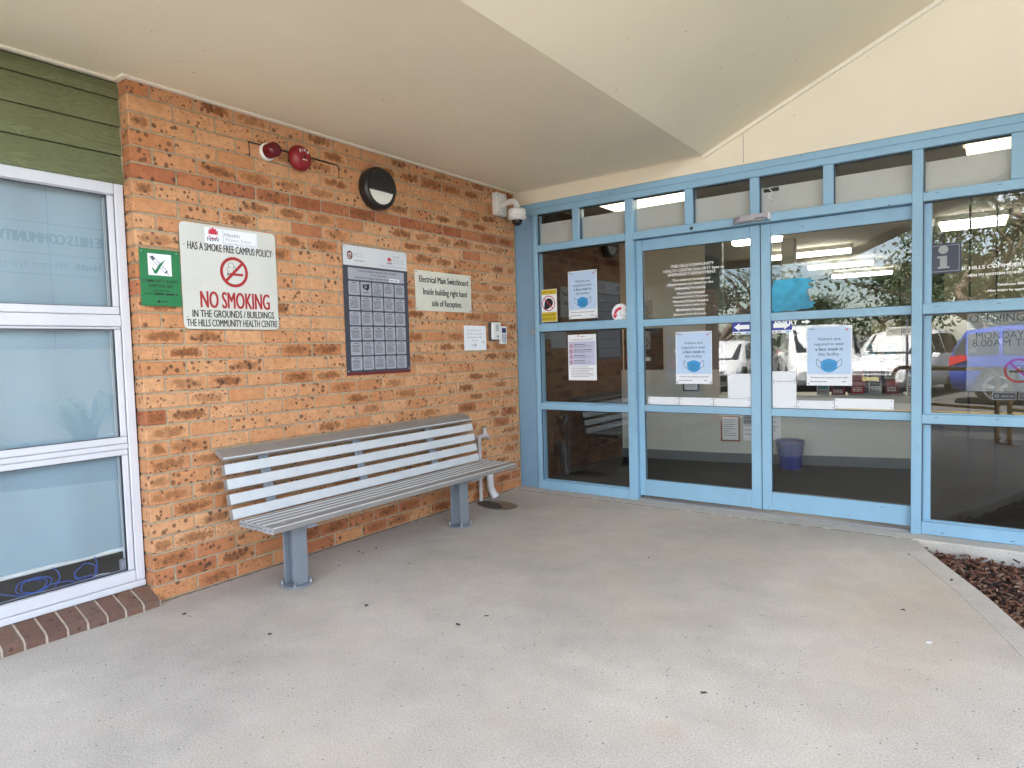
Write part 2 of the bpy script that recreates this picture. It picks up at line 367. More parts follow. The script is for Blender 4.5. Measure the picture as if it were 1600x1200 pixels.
# text polygons, cached
_tc = {}
def text_polys(st, bold=0.):
    k = (st, bold)
    if k in _tc: return _tc[k]
    cu = bpy.data.curves.new('lettering_curve', 'FONT'); cu.body = st; cu.resolution_u = 3; cu.offset = bold; cu.size = 1
    ob = bpy.data.objects.new('lettering_curve', cu); COL.objects.link(ob)
    bpy.context.view_layer.update()
    ev = ob.evaluated_get(bpy.context.evaluated_depsgraph_get()); me = ev.to_mesh()
    vs = [(p.co.x, p.co.y) for p in me.vertices]; fs = [list(p.vertices) for p in me.polygons]
    ev.to_mesh_clear(); bpy.data.objects.remove(ob); bpy.data.curves.remove(cu)
    _tc[k] = (vs, fs); return _tc[k]
class Surf:
    """drawing on a flat face: o = lower-left corner, U right, V up, Nn outward; u,v in metres; layers stack outwards"""
    def __init__(s, mb, o, U, V, Nn): s.mb = mb; s.o, s.U, s.V, s.N = Vector(o), Vector(U), Vector(V), Vector(Nn)
    def p(s, u, v, d=0): return s.o + s.U*u + s.V*v + s.N*d
    def rect(s, u0, v0, u1, v1, m, d=.0008): s.mb.add([s.p(u0, v0, d), s.p(u1, v0, d), s.p(u1, v1, d), s.p(u0, v1, d)], [(0, 1, 2, 3)], m)
    def poly(s, pts, m, d=.0008): s.mb.add([s.p(u, v, d) for u, v in pts], [list(range(len(pts)))], m)
    def disc(s, u, v, r, m, d=.0008, n=32, ry=None):
        ry = ry or r; s.poly([(u+r*math.cos(2*math.pi*i/n), v+ry*math.sin(2*math.pi*i/n)) for i in range(n)], m, d)
    def ring(s, u, v, r0, r1, m, d=.0008, n=40, a0=0, a1=360):
        A = [math.radians(a0+(a1-a0)*i/n) for i in range(n+1)]
        vs = [s.p(u+r*math.cos(a), v+r*math.sin(a), d) for a in A for r in (r0, r1)]
        s.mb.add(vs, [(2*i, 2*i+1, 2*i+3, 2*i+2) for i in range(n)], m)
    def stroke(s, pts, w, m, d=.0008):
        for (a, b), (c, e) in zip(pts, pts[1:]):
            dx, dy = c-a, e-b; l = math.hypot(dx, dy) or 1; nx, ny = -dy/l*w/2, dx/l*w/2; ex, ey = dx/l*w*.25, dy/l*w*.25
            s.poly([(a-ex+nx, b-ey+ny), (a-ex-nx, b-ey-ny), (c+ex-nx, e+ey-ny), (c+ex+nx, e+ey+ny)], m, d)
    def rrect(s, u0, v0, u1, v1, r, m, d=.0008, thick=None):
        pts = []
        for cx_, cy_, a in ((u1-r, v1-r, 0), (u0+r, v1-r, 90), (u0+r, v0+r, 180), (u1-r, v0+r, 270)):
            for k in range(7): t = math.radians(a+15*k); pts.append((cx_+r*math.cos(t), cy_+r*math.sin(t)))
        if thick: s.mb.prism([s.p(u, v, d-thick) for u, v in pts], s.N*thick, m)
        else: s.poly(pts, m, d)
    def fat(s, st, u0, u1, v, h, m, w, d=.0010):
        for k in (-1, 0, 1): s.text(st, u0+k*w, u1+k*w, v, h, m, d+.00012*k)
    def text(s, st, u0, u1, v, h, m, d=.0012, bold=0., cap=True):
        """fit the string between u0 and u1, baseline v, cap height h"""
        vs, fs = text_polys(st, bold)
        x0, x1 = min(q[0] for q in vs), max(q[0] for q in vs)
        ch = max(q[1] for q in text_polys('H', bold)[0])
        s.mb.add([s.p(u0+(x-x0)/(x1-x0)*(u1-u0), v+y/ch*h, d) for x, y in vs], fs, m)
    def ctext(s, st, uc, v, h, m, ratio=1., d=.0012, bold=0.):
        vs, fs = text_polys(st, bold); ch = max(q[1] for q in text_polys('H', bold)[0])
        w = (max(q[0] for q in vs)-min(q[0] for q in vs))/ch*h*ratio; s.text(st, uc-w/2, uc+w/2, v, h, m, d, bold)
    def dashes(s, u0, u1, v, h, m, d=.0012, rnd=random, fill=.9):
        """an unreadable line of print: word-sized strokes"""
        u = u0; end = u0+(u1-u0)*fill
        while u < end:
            w = min(rnd.uniform(2.2, 6.)*h, end-u)
            if w > h*.6: s.rect(u, v, u+w, v+h, m, d)
            u += w+h*.9
def SA(mb, y0, z0, x=0.): return Surf(mb, (x, y0, z0), (0, 1, 0), (0, 0, 1), (1, 0, 0))     # faces +x (brick wall)
def SB(mb, x0, z0, y=0.): return Surf(mb, (x0, y, z0), (1, 0, 0), (0, 0, 1), (0, -1, 0))    # faces -y (glass front)
def emblem(sf, u, v, w, red, navy, txt=True):
    """red flower over the letters NSW, width w, v = bottom"""
    for a, l, ww in ((0, 1., .30), (28, .95, .26), (-28, .95, .26), (55, .9, .24), (-55, .9, .24), (80, .8, .2), (-80, .8, .2)):
        t = math.radians(90-a); c, q = math.cos(t), math.sin(t); pts = []
        for k in range(12):
            f = 2*math.pi*k/12; lu = .27+.25*math.cos(f); lv = ww*.42*math.sin(f)*(.75+.25*math.cos(f))
            pts.append((u+w*l*(lu*c-lv*q), v+w*.42+w*l*(lu*q+lv*c)*.95))
        sf.poly(pts, red, .0014 + .0001*abs(a)/10)
    sf.ring(u, v+w*.44, w*.32, w*.38, red, .0014, 16, 200, 340)
    if txt: sf.text('NSW', u-w*.46, u+w*.46, v-w*.08, w*.27, navy, .0014, .012)
exec_order = None

# ================================================================== SETTING
def ground_prism(name, pts, z0, z1, m, kind='structure'):
    mb = MB(); mb.prism([(x, y, z0) for x, y in pts], (0, 0, z1-z0), m); return tag(mb.build(name), kind=kind)
BED = [(3.225, -.15), (3.30, -.38), (3.401, -.621), (3.50, -.85), (3.592, -1.066), (3.718, -1.418), (3.86, -1.85), (4.06, -2.4), (4.35, -2.95), (4.8, -3.35), (5.5, -3.6)]
ground_prism('forecourt', [(-.35, .25), (3.20, .25), (3.225, -.15)] + BED[1:] + [(9.5, -3.7), (9.5, -5.7), (-.35, -5.7)], -.14, 0, M_CONC)
mb = MB(); mb.box(-500, -500, -.5, 500, 500, -.16, M_ASPH); tag(mb.build('ground'), kind='structure')
mb = MB(); mb.box(-60, -11.2, -.156, 60, -5.7, -.12, M_ASPH); tag(mb.build('road'), kind='structure')
M_KERB = make_concrete('kerb_concrete', (.36, .34, .31), .2, .8)
mb = MB(); mb.box(-40, -5.86, -.15, -.35, -5.7, .0, M_KERB, .01); mb.box(-.35, -5.86, -.15, 9.5, -5.7, -.004, M_KERB, .012); mb.box(9.5, -5.86, -.15, 40, -5.7, 0, M_KERB, .01)
tag(mb.build('kerb'), kind='structure')
M_YEL = mat('yellow_road_paint', (.62, .42, .04), .7, var=.15, vscale=9)
mb = MB()
for a, b in (((-6, -8.35), (4.2, -8.05)), ((-6, -9.9), (9, -9.75)), ((2.6, -8.2), (4.4, -9.8)), ((-2, -8.25), (-.5, -9.85))):
    d = Vector((b[0]-a[0], b[1]-a[1], 0)).normalized(); n = Vector((-d.y, d.x, 0))*.05
    mb.prism([Vector((*a, -.12))+n, Vector((*a, -.12))-n, Vector((*b, -.12))-n, Vector((*b, -.12))+n], (0, 0, .004), M_YEL)
tag(mb.build('road_markings'), kind='structure')
M_SOIL = mat('soil', (.03, .018, .012), .95, var=.4, vscale=20)
# smooth trowelled borders of the slab
mb = MB()
def strip(path, w, side):
    L_ = []; R_ = []
    for i, p in enumerate(path):
        a = Vector((*path[max(i-1, 0)], 0)); b = Vector((*path[min(i+1, len(path)-1)], 0)); d = (b-a).normalized(); n = Vector((-d.y, d.x, 0))*side
        L_.append(Vector((*p, 0))); R_.append(Vector((*p, 0))+n*w)
    return L_, R_
Lp, Rp = strip(BED[1:9], .115, -1)
for i in range(len(Lp)-1): mb.prism([Lp[i], Lp[i+1], Rp[i+1], Rp[i]], (0, 0, .0015), M_CONC_SM)
mb.box(0.0, -.125, 0, 3.2, .05, .0035, M_CONC_SM)
rb = random.Random(2); x = .05
while x < 3.15:
    w = rb.uniform(.04, .16); yy = -.131+rb.uniform(-.004, .004); mb.box(x, yy-.003, 0, x+w, yy+.003, .0015, M_SOIL); x += w+rb.uniform(0, .05)
tag(mb.build('slab_border'), kind='structure')
# plinth under the fixed glazing and the mulch bed
mb = MB(); mb.box(3.19, -.14, -.13, 5.2, .2, .008, M_CONC_SM, .008)
tag(mb.build('plinth'), 'pale concrete plinth under the fixed glazing beside the mulch bed', 'plinth')
M_BARK = mat('bark_chip', (.17, .075, .045), .9, var=.6, vscale=60, bmp=.5, bscale=200); M_BARK2 = mat('bark_chip_pale', (.24, .15, .10), .9, var=.4, vscale=50, bmp=.5, bscale=200)
M_BARK3 = mat('bark_chip_dark', (.04, .02, .015), .9, var=.5, vscale=60)
bedpoly = BED + [(9.5, -3.7), (9.5, -.15)]
def in_bed(x, y):
    c = False; n = len(bedpoly)
    for i in range(n):
        (x0, y0), (x1, y1) = bedpoly[i], bedpoly[i-1]
        if (y0 > y) != (y1 > y) and x < (x1-x0)*(y-y0)/(y1-y0)+x0: c = not c
    return c
mb = MB(); mb.prism([(x, y, -.15) for x, y in bedpoly], (0, 0, .065), M_SOIL); tag(mb.build('garden_soil'), kind='structure')
mb = MB(); rb = random.Random(3); cnt = 0
while cnt < 8500:
    x = 3.2+rb.random()**1.7*4.2; y = -.15-rb.random()*(1.9 if x < 4.6 else 3.3)
    if not in_bed(x, y) or not in_bed(x-.012, y): continue
    cnt += 1; l = rb.uniform(.012, .05) if rb.random() < .95 else rb.uniform(.06, .10); w = l*rb.uniform(.16, .4); h = rb.uniform(.003, .010)
    rot = Matrix.Rotation(rb.uniform(0, 6.28), 3, 'Z') @ Matrix.Rotation(rb.gauss(0, .35), 3, 'Y') @ Matrix.Rotation(rb.gauss(0, .4), 3, 'X')
    m_ = M_BARK if rb.random() < .62 else (M_BARK2 if rb.random() < .45 else M_BARK3)
    a = [rb.uniform(.6, 1.1) for _ in range(4)]
    z = -.082+rb.random()**2*.04
    pts = [rot @ Vector(q) for q in ((-l/2, -w/2*a[0], 0), (l/2*a[1], -w/2*.7, 0), (l/2, w/2*a[2], 0), (-l/2*a[3], w/2, 0))]
    mb.prism([p+Vector((x, y, z)) for p in pts], rot @ Vector((0, 0, h)), m_)
tag(mb.build('bark_mulch', normals=False), 'red brown bark chip mulch filling the curved garden bed', 'mulch', kind='stuff')

# ---- brick wall (x=0 plane) -------------------------------------------------
LY = -3.385; HC = 2.745; XW = -.085
def brick(mb, rb, y0, y1, z0, z1, x1=0., depth=.10, tone=None, m=None):
    t = tone if tone is not None else min(1, max(0, rb.betavariate(1.2, 2.8)))
    fl = (rb.random() < .42)*rb.uniform(.55, 1.)
    mb.cur = (max(t, .002), fl, rb.random())
    j = lambda s=.0012: rb.uniform(-s, s)
    mb.box(x1-depth, y0+j(), z0+j(), x1+j(.0015), y1+j(), z1+j(), m or M_BRICK, .005, 'x')
bw = thing('brick_wall', 'long wall of speckled orange tan brick behind the bench', 'wall', (0, -1.7, 0))
mb = MB(); rb = random.Random(11)
for k in range(32):
    z0 = .006+.086*k; z1 = z0+.076
    y = LY; first = True
    while y < -.005:
        w = .23
        if first and k % 2 == 1: w = .11
        y1 = min(y+w, -.004); tone = None
        if k in (26,): tone = rb.uniform(.75, 1.)
        if k == 1: tone = rb.uniform(.62, .95)
        if k in (0, 2): tone = rb.uniform(.3, .85)
        if y1-y > .02: brick(mb, rb, y, y1, z0, z1, tone=tone)
        y = y1+.010; first = False
mb.build('brickwork', bw)
mb = MB(); mb.box(-.098, LY+.006, 0, -.007, .0175, HC, M_MORTAR); mb.build('mortar', bw)
mb = MB(); mb.box(-.22, LY+.02, 0, -.105, .2, HC, M_DARKIN); mb.build('inner_leaf', bw)
# cornice strip along brick + window wall + gable wall
ck = thing('cornice', 'narrow cream cornice strip where walls meet the soffit', 'cornice', (0, 0, HC))
mb = MB()
mb.box(.0, LY-.0, HC-.012, .032, .0, HC+.03, M_TRIM, .004); mb.box(XW, LY-.032, HC-.012, .032, LY-.0005, HC+.03, M_TRIM, .004); mb.box(XW, -5.9, HC-.012, XW+.032, LY-.033, HC+.03, M_TRIM, .004)
mb.box(.033, -.030, HC-.004, 1.79, -.0005, HC+.03, M_TRIM, .004)
mb.build('cornice_strip', ck)
# ---- gable wall above the glass front (y=0) -------------------------------------
X1, SL, XR = 1.80, .442, 5.7; ZR = HC+(XR-X1)*SL; X2 = XR+(XR-X1); HEAD = 2.622
def roofz(x): return HC if x <= X1 or x >= X2 else HC+SL*(min(x, 2*XR-x)-X1)
gw = thing('gable_wall', 'smooth cream gable wall above the blue glazed entrance', 'wall', (3, 0, HEAD))
mb = MB(); mb.prism([(0, 0, HEAD), (8.3, 0, HEAD), (8.3, 0, HC+.02), (XR+.15, 0, HC+.02), (XR+.15, 0, ZR+.02), (X1, 0, HC+.02), (0, 0, HC+.02)], (0, .12, 0), M_CREAM2); mb.build('gable_panel', gw)
mb = MB()
d = Vector((1, 0, SL)).normalized(); n = Vector((-SL, 0, 1)).normalized()
for a, b, dr in ((Vector((X1-.005, 0, HC)), Vector((XR, 0, ZR)), 1),):
    n_ = Vector((-SL*dr, 0, 1)).normalized()
    mb.prism([a-n_*.028-Vector((0, .001, 0)), b-n_*.028-Vector((0, .001, 0)), b-Vector((0, .001, 0)), a-Vector((0, .001, 0))], (0, -.018, 0), M_TRIM)
mb.build('raked_trim', gw)
mb = MB(); mb.box(2.10, -.0012, HEAD+.01, 2.1025, .0, HEAD+.30, M_INKG); mb.box(4.06, -.0012, HEAD+.01, 4.0625, 0, HEAD+.8, M_INKG); mb.build('sheet_joint', gw)
# ---- porch roof: flat soffit, raked ceiling -------------------------------------
YP = -6.6
pr = thing('porch_roof', 'cream porch ceiling with flat soffit and raked gable lining', 'roof', (3, -3, HC))
mb = MB(); mb.box(-.3, YP, HC, X1, 0, HC+.02, M_CREAM); mb.build('flat_soffit', pr)
mb = MB()
mb.prism([(X1, YP, HC), (XR, YP, ZR), (XR, YP, ZR+.02), (X1, YP, HC+.02)], (0, -YP, 0), M_CREAM)
mb.build('raked_ceiling', pr)
M_ROOF = mat('roof_sheet', (.16, .15, .14), .6); M_FASC = mat('barge_board', (.42, .38, .30), .6)
mb = MB(); mb.prism([(-1.2, YP-.2, HC+.2), (X1, YP-.2, HC+.22), (XR+.2, YP-.2, ZR+.22), (XR+.2, YP-.2, ZR+.27), (X1, YP-.2, HC+.27), (-1.2, YP-.2, HC+.25)], (0, 20, 0), M_ROOF); mb.build('roof_sheeting', pr)
mb = MB()
mb.prism([(X1+.02, YP, HC-.13), (XR+.15, YP, ZR-.10), (XR+.15, YP, ZR+.2), (X1, YP, HC+.19), (-.9, YP, HC+.18), (-.9, YP, HC-.13)], (0, -.06, 0), M_FASC); mb.build('barge_board', pr)
mb = MB(); mb.box(XR, YP+.01, ZR-.12, XR+.15, 0, ZR+.19, M_FASC); mb.build('side_beam', pr)
mb = MB(); mb.box(5.68, -5.6, 0, 5.86, -5.4, ZR-.121, M_CREAM2, .008); pt = mb.build('porch_post'); tag(pt, 'square cream post carrying the far outer corner of the porch', 'post')

# ---- weatherboard and window wall (x = XW) ---------------------------------------
wb = thing('weatherboard_wall', 'green wood grained weatherboards above the white window', 'wall', (XW, -4.4, 2.2))
mb = MB(); rb = random.Random(5); ze = [2.222, 2.372, 2.518, 2.660, 2.80]
for i in range(4):
    mb.cur = (rb.random(), rb.random(), rb.random())
    z0, z1 = ze[i], min(ze[i+1], HC)
    mb.prism([(XW+.009, -5.9, z0-.010), (XW+.008, -5.9, z0+.03), (XW-.005, -5.9, z1-.0135), (XW-.03, -5.9, z1-.0135), (XW-.03, -5.9, z0-.010)], (0, 5.9+LY-.006, 0), M_GREENB)
mb.build('cladding_board', wb)
mb = MB(); mb.box(XW-.03, LY-.0055, 2.2, XW+.001, LY+.001, HC, M_MORTAR); mb.box(-.25, -5.9, 2.21, XW-.035, LY, HC, M_DARKIN); mb.build('backing', wb)

wn_ = thing('window', 'white framed three pane window with pale blue blinds', 'window', (XW, -4.2, .1))
FR = XW+.004
mb = MB()
WY0, WY1 = -5.2, -3.392
def wbox(y0, z0, y1, z1, x1=FR, dp=.06, bev=.004): mb.box(x1-dp, y0, z0, x1, y1, z1, M_WHITEAL, bev)
wbox(WY0, .092, WY1, .125, FR+.006, .07); wbox(WY0, .127, WY1-.047, .186); wbox(WY0, 2.155, WY1-.047, 2.214); wbox(WY1-.045, .127, WY1, 2.214)
wbox(WY0, 1.475, WY1-.047, 1.535, FR+.002); wbox(WY0, .835, WY1-.047, .862, FR-.001); wbox(-4.42, .188, -4.34, 2.153, FR-.003)
mb.build('frame', wn_)
def sash(z0, z1, b0, b1):
    global mb
    mb = MB(); x = FR-.004
    wbox(-4.338, z0, -3.441, z0+b0, x, .05); wbox(-4.338, z1-b1, -3.441, z1, x, .05); wbox(-3.472, z0+b0+.001, -3.441, z1-b1-.001, x, .05); wbox(-4.338, z0+b0+.001, -4.305, z1-b1-.001, x, .05)
    o = mb.build('sash', wn_)
    g = MB(); g.box(x-.028, -4.31, z0+b0-.004, x-.024, -3.468, z1-b1+.004, M_GLASSW); g.build('pane', o)
    k = MB(); k.box(x-.022, -3.4755, z0+b0, x-.006, -3.4725, z1-b1, M_BLACK); k.box(x-.022, -4.30, z0+b0, x-.006, -3.476, z0+b0+.003, M_BLACK); k.box(x-.022, -4.30, z1-b1-.003, x-.006, -3.476, z1-b1, M_BLACK); k.build('gasket', o)
sash(1.537, 2.153, .04, .004); sash(.864, 1.473, .036, .012); sash(.188, .833, .002, .03)
# blinds: one roller blind over the glazing, its lower bar above the bottom of the glass
rb = random.Random(4)
mb = MB(); ny, nz_ = 40, 30
xs = lambda u, v: XW-.078+.010*math.sin(u*7+v*2.5)*(.3+v)+.006*math.sin(u*17-v*5)
vs = [(xs(i/ny, 1-j/nz_), -4.30+i/ny*.838, .30+j/nz_*1.86) for j in range(nz_+1) for i in range(ny+1)]
mb.add(vs, [(j*(ny+1)+i, j*(ny+1)+i+1, (j+1)*(ny+1)+i+1, (j+1)*(ny+1)+i) for j in range(nz_) for i in range(ny)], M_BLIND, True)
mb.add([(x-.003, y, z) for x, y, z in vs], [(j*(ny+1)+i, (j+1)*(ny+1)+i, (j+1)*(ny+1)+i+1, j*(ny+1)+i+1) for j in range(nz_) for i in range(ny)], M_BLIND, True)
bl = mb.build('blind', wn_)
mb = MB(); mb.cyl((XW-.074, -4.30, .292), (XW-.074, -3.464, .292), .011, M_WHITEP); mb.build('bottom_bar', bl)
mb = MB(); mb.tube([(XW-.05, -3.474, 2.14), (XW-.05, -3.475, 1.2), (XW-.05, -3.472, .25)], .002, M_WHITEP, 6); mb.box(XW-.065, -3.492, .189, XW-.04, -3.468, .245, M_GREY, .004); mb.build('cord', bl)
# second bay beyond frame
mb = MB(); mb.box(XW-.10, -5.2, .15, XW-.095, -4.36, 2.2, M_BLIND); mb.build('side_blind', wn_)
mb = MB(); mb.box(-.26, -5.9, 0, XW-.02, -5.21, 2.2, M_BRICK); mb.cur = (.3, 0, .5); o = mb.build('pier'); tag(o, 'plain brick pier past the outer end of the white window', 'pier')
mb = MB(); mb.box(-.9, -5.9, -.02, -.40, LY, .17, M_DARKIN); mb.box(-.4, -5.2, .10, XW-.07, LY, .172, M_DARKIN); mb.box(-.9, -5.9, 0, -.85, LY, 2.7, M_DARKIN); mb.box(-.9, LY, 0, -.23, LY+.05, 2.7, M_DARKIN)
o = mb.build('dark_room'); tag(o, 'dark room lining behind the blinds of the white window', 'room')
M_CABLE = mat('blue_cable_sheath', (.02, .10, .50), .4)
def loop_path(c, r, n, turns, drift, ph=0, squash=.55):
    return [(c[0]+drift[0]*i/n+.012*math.sin(i), c[1]+r*math.cos(ph+turns*2*math.pi*i/n)+drift[1]*i/n, c[2]+r*squash*math.sin(ph+turns*2*math.pi*i/n)+drift[2]*i/n) for i in range(n+1)]
mb = MB(); XC = XW-.062
mb.tube(loop_path((XC, -3.90, .222), .062, 44, 2.3, (-.01, .05, 0), .5), .0023, M_CABLE, 6)
mb.tube([(XC, -4.05, .245), (XC, -3.99, .215), (XC, -3.93, .188), (XC-.005, -3.88, .185), (XC, -3.80, .21), (XC, -3.74, .205), (XC, -3.70, .19)], .0023, M_CABLE, 6)
mb.tube([(XC, -3.79, .19), (XC, -3.765, .23), (XC, -3.772, .262), (XC, -3.795, .29)], .0023, M_CABLE, 6)
tag(mb.build('network_cable'), 'tangled blue network cable under the blind, left of the single loop', 'cable')
mb = MB(); mb.tube(loop_path((XC, -3.655, .225), .05, 26, 1.05, (-.006, .01, 0), 3.4, .8)+[(XC, -3.60, .20), (XC, -3.597, .25), (XC, -3.605, .295)], .0023, M_CABLE, 6)
mb.tube([(XC, -3.62, .19), (XC, -3.58, .192), (XC, -3.54, .186)], .0028, M_WHITEP, 6)
tag(mb.build('network_cable'), 'single raised loop of blue network cable beside the window frame', 'cable')
# brick sill on edge
sl = thing('brick_sill', 'row of dark brown sloping bricks under the white window', 'sill', (-.02, -4.2, 0))
mb = MB(); rb = random.Random(8); y = LY-.004; k = 0
SLP = [(XW-.05, .106), (XW+.001, .089), (.036, .048), (.058, .034), (.060, -.01), (XW-.05, -.01)]
while y > -5.2:
    y0 = y-.076; mb.cur = (rb.random(), 0.3*rb.random(), rb.random())
    dz, dx = rb.uniform(-.002, .002), rb.uniform(-.003, .003)
    mb.prism([(x+dx, y0, z+dz) for x, z in SLP], (0, .076, 0), M_SILL)
    y = y0-.0105
mb.build('sill_brickwork', sl)
mb = MB(); mb.prism([(x-.004, -5.2, z-.003) for x, z in SLP], (0, 5.2+LY, 0), M_SILLMORTAR); mb.build('mortar', sl)

# ================================================================== GLAZED FRONT (y = 0)
sf_ = thing('shopfront', 'blue aluminium shopfront framing around the entrance doors', 'shopfront', (1.9, 0, 0))
TR0, TR1, HB = 2.178, 2.240, 2.515
mb = MB()
def fb(x0, z0, x1, z1, y0=0., dp=.10, bev=.003, m=M_BLUE): mb.box(x0, y0, z0, x1, y0+dp, z1, m, bev)
fb(.204, .004, .245, HB)                                    # wall mullion
fb(1.128, .004, 1.200, HB); fb(3.172, .004, 3.232, HB)      # full height mullions
fb(5.1, .011, 5.16, HB)
fb(.0, HB+.001, 5.16, 2.568, -.002); fb(.0, 2.570, 5.16, HEAD, .004, .096)
fb(.246, TR0, 1.127, TR1, .001); fb(1.201, TR0, 3.171, TR1, -.004); fb(3.233, TR0, 5.099, TR1, .001)
for x in (.622, 1.641, 2.143, 2.641, 3.682, 4.16, 4.63): fb(x, TR1+.001, x+.066, HB, .002)
for xa, xb, zb in ((.246, 1.127, .004), (3.233, 5.099, .011)):
    fb(xa, zb, xb, zb+.082, .001); fb(xa, .742, xb, .803, .001); fb(xa, 1.455, xb, 1.520, .001)
mb.build('frame', sf_)
mb = MB(); mb.box(-.006, .018, .004, .203, .10, 2.5145, M_BLUED, .002); mb.build('filler_panel', sf_)
for x0, x1, z0, z1 in [(.246, 1.127, a, b) for a, b in ((.087, .741), (.804, 1.454), (1.521, 2.177))] + [(3.233, 5.099, a, b) for a, b in ((.094, .741), (.804, 1.454), (1.521, 2.177))]:
    w = .008; mb = MB()
    mb.box(x0, .03, z0, x0+w, .05, z1, M_BLUED); mb.box(x0, .02, z0, x0+.003, .03, z1, M_BLACK); mb.box(x0+w, .03, z0, x1, .05, z0+w, M_BLUE); mb.box(x0+w, .03, z1-w, x1, .05, z1, M_BLACK); mb.box(x1-.003, .03, z0+w, x1, .05, z1-w, M_BLACK); mb.build('glazing_bead', sf_)
for x0, x1 in ((.244, 1.13), (3.230, 5.10)):
    for z0, z1 in ((.085, .743), (.802, 1.456), (1.519, 2.179)):
        g = MB(); g.box(x0, .052, z0, x1, .058, z1, M_GLASSL if x0 < 1 else M_GLASSR); g.build('pane', sf_)
TX = [.245, .622, 1.128, 1.641, 2.143, 2.641, 3.172, 3.682, 4.16, 4.63, 5.1]
for i in range(len(TX)-1):
    x0 = TX[i]+(.066 if i else 0); x1 = TX[i+1]
    g = MB(); g.box(x0-.002, .052, TR1-.002, x1+.002, .057, HB+.002, M_GLASS); p_ = g.build('transom_pane', sf_)
    g = MB(); g.box(x0-.001, .075, TR1-.001, x1+.001, .080, HB-.075, M_FROST); g.build('frosted_film', p_)
    g = MB(); g.box(x0, .03, HB-.008, x1, .05, HB, M_BLACK); g.box(x0, .03, TR1, x0+.004, .05, HB-.009, M_BLACK); g.build('gasket', p_)
SLOTS = [(x, z, .02, .0025) for x in (3.30, 3.62, 4.4) for z in (.783, 1.50, TR1-.02)]+[(x, .03, .022, .004) for x in (3.34, 3.7)]+[(x, z, .014, .003) for x in (.45, .9) for z in (.05, 1.49)]
for x, z, w, h in SLOTS: mb = MB(); mb.box(x, -.0005, z, x+w, .0, z+h, M_BLACK); mb.build('drain_slot', sf_)
mb = MB(); mb.cyl((1.70, -.008, 2.205), (1.70, .0, 2.205), .013, M_BLACK); mb.build('sensor_button', sf_)
mb = MB(); mb.box(.165, -.012, 1.435, .203, .016, 1.482, M_GREY, .004); mb.build('latch_keep', sf_)
for x in (1.154, 1.154): pass
# dado: loose cable inside transom
mb = MB(); mb.tube(loop_path((2.285, .066, 2.385), .042, 30, 1.0, (0, 0, 0), 0, 1.25), .003, M_WHITEP, 6); mb.box(2.225, .06, 2.405, 2.335, .073, 2.432, M_BLACKM, .006)
tag(mb.build('cable_loop'), 'white loop of cable behind the transom glass above the door sensor', 'cable')

# sliding doors ---------------------------------------------------------------------
YD = .045
def door(label, x0, x1, st_l, st_r, loc):
    t = thing('sliding_door', label, 'door', (loc, YD, 0), 'pair of automatic sliding doors')
    global mb
    mb = MB()
    def db(a, z0, b, z1, dy=0): mb.box(a, YD+dy, z0, b, YD+.045+dy, z1, M_BLUE, .003)
    db(x0, .04, x0+st_l, 2.172); db(x1-st_r, .04, x1, 2.172)
    a, b = x0+st_l+.0005, x1-st_r-.0005
    db(a, .042, b, .178, .002); db(a, 2.082, b, 2.172, .002); db(a, .752, b, .808, .003); db(a, 1.460, b, 1.518, .003)
    mb.build('frame', t)
    for z0, z1 in ((.176, .754), (.806, 1.462), (1.516, 2.084)):
        g = MB(); g.box(a-.003, YD+.022, z0, b+.003, YD+.028, z1, M_GLASS); g.build('pane', t)
    g = MB()
    for z0, z1 in ((.178, .752), (.808, 1.460), (1.518, 2.082)):
        g.box(a, YD+.012, z0, a+.004, YD+.020, z1, M_BLACK); g.box(a+.005, YD+.012, z1-.004, b, YD+.02, z1, M_BLACK); g.box(a+.005, YD+.012, z0, b, YD+.02, z0+.004, M_BLACK)
    g.build('gasket', t)
    return t
dl = door('left leaf of the glazed blue sliding doors, beside the narrow fixed pane', 1.204, 2.2015, .052, .072, 1.7)
dr = door('right leaf of the glazed blue sliding doors, with torn blue sticker', 2.2075, 3.28, .068, .06, 2.7)
# meeting brush and floor guide
mb = MB(); mb.box(2.2018, YD+.01, .045, 2.2072, YD+.035, 2.17, M_BLACKM); mb.build('brush_seal', dl)
mb = MB(); mb.box(1.205, .03, .004, 3.168, .16, .016, M_GREY, .002); mb.build('door_track', sf_)
DG = YD+.0215          # outer glass face of the doors
DI = YD+.0318          # just behind the inner glass face
# vinyl lettering on the left leaf
mb = MB(); q = SB(mb, 0, 0, DG)
for s_, a, b, z, h, bd in (('THE HILLS COMMUNITY', 1.497, 1.847, 1.921, .022, .008), ('HEALTH CENTRE does NOT have an', 1.432, 1.928, 1.886, .022, .008), ('EMERGENCY DEPARTMENT', 1.476, 1.863, 1.854, .022, .008),
        ('The nearest Emergency', 1.509, 1.820, 1.811, .020, .005), ('Departments are found at the', 1.470, 1.842, 1.778, .020, .005), ('following hospitals.', 1.532, 1.786, 1.744, .020, .005),
        ('Westmead Hospital', 1.544, 1.771, 1.704, .020, .012), ('Hawkesbury Road, Westmead', 1.514, 1.795, 1.677, .014, .012), ('Norwest Private Hospital', 1.516, 1.800, 1.639, .020, .012),
        ('Norbrik Drive, Bella Vista', 1.526, 1.786, 1.610, .014, .012), ('Blacktown Hospital', 1.539, 1.769, 1.571, .020, .012), ('Blacktown Road, Blacktown', 1.518, 1.785, 1.538, .014, .012)):
    q.fat(s_, a, b, z, h, M_WVINYL, .0006)
mb.build('lettering', dl)
mb = MB(); q = SB(mb, 0, 0, DG-.003)
q.text('ENTRY', 2.300, 2.463, 1.424, .037, M_WVINYL, .002, .03); q.poly([(2.487, 1.434), (2.515, 1.434), (2.515, 1.422), (2.546, 1.441), (2.515, 1.460), (2.515, 1.448), (2.487, 1.448)], M_WVINYL, .002)
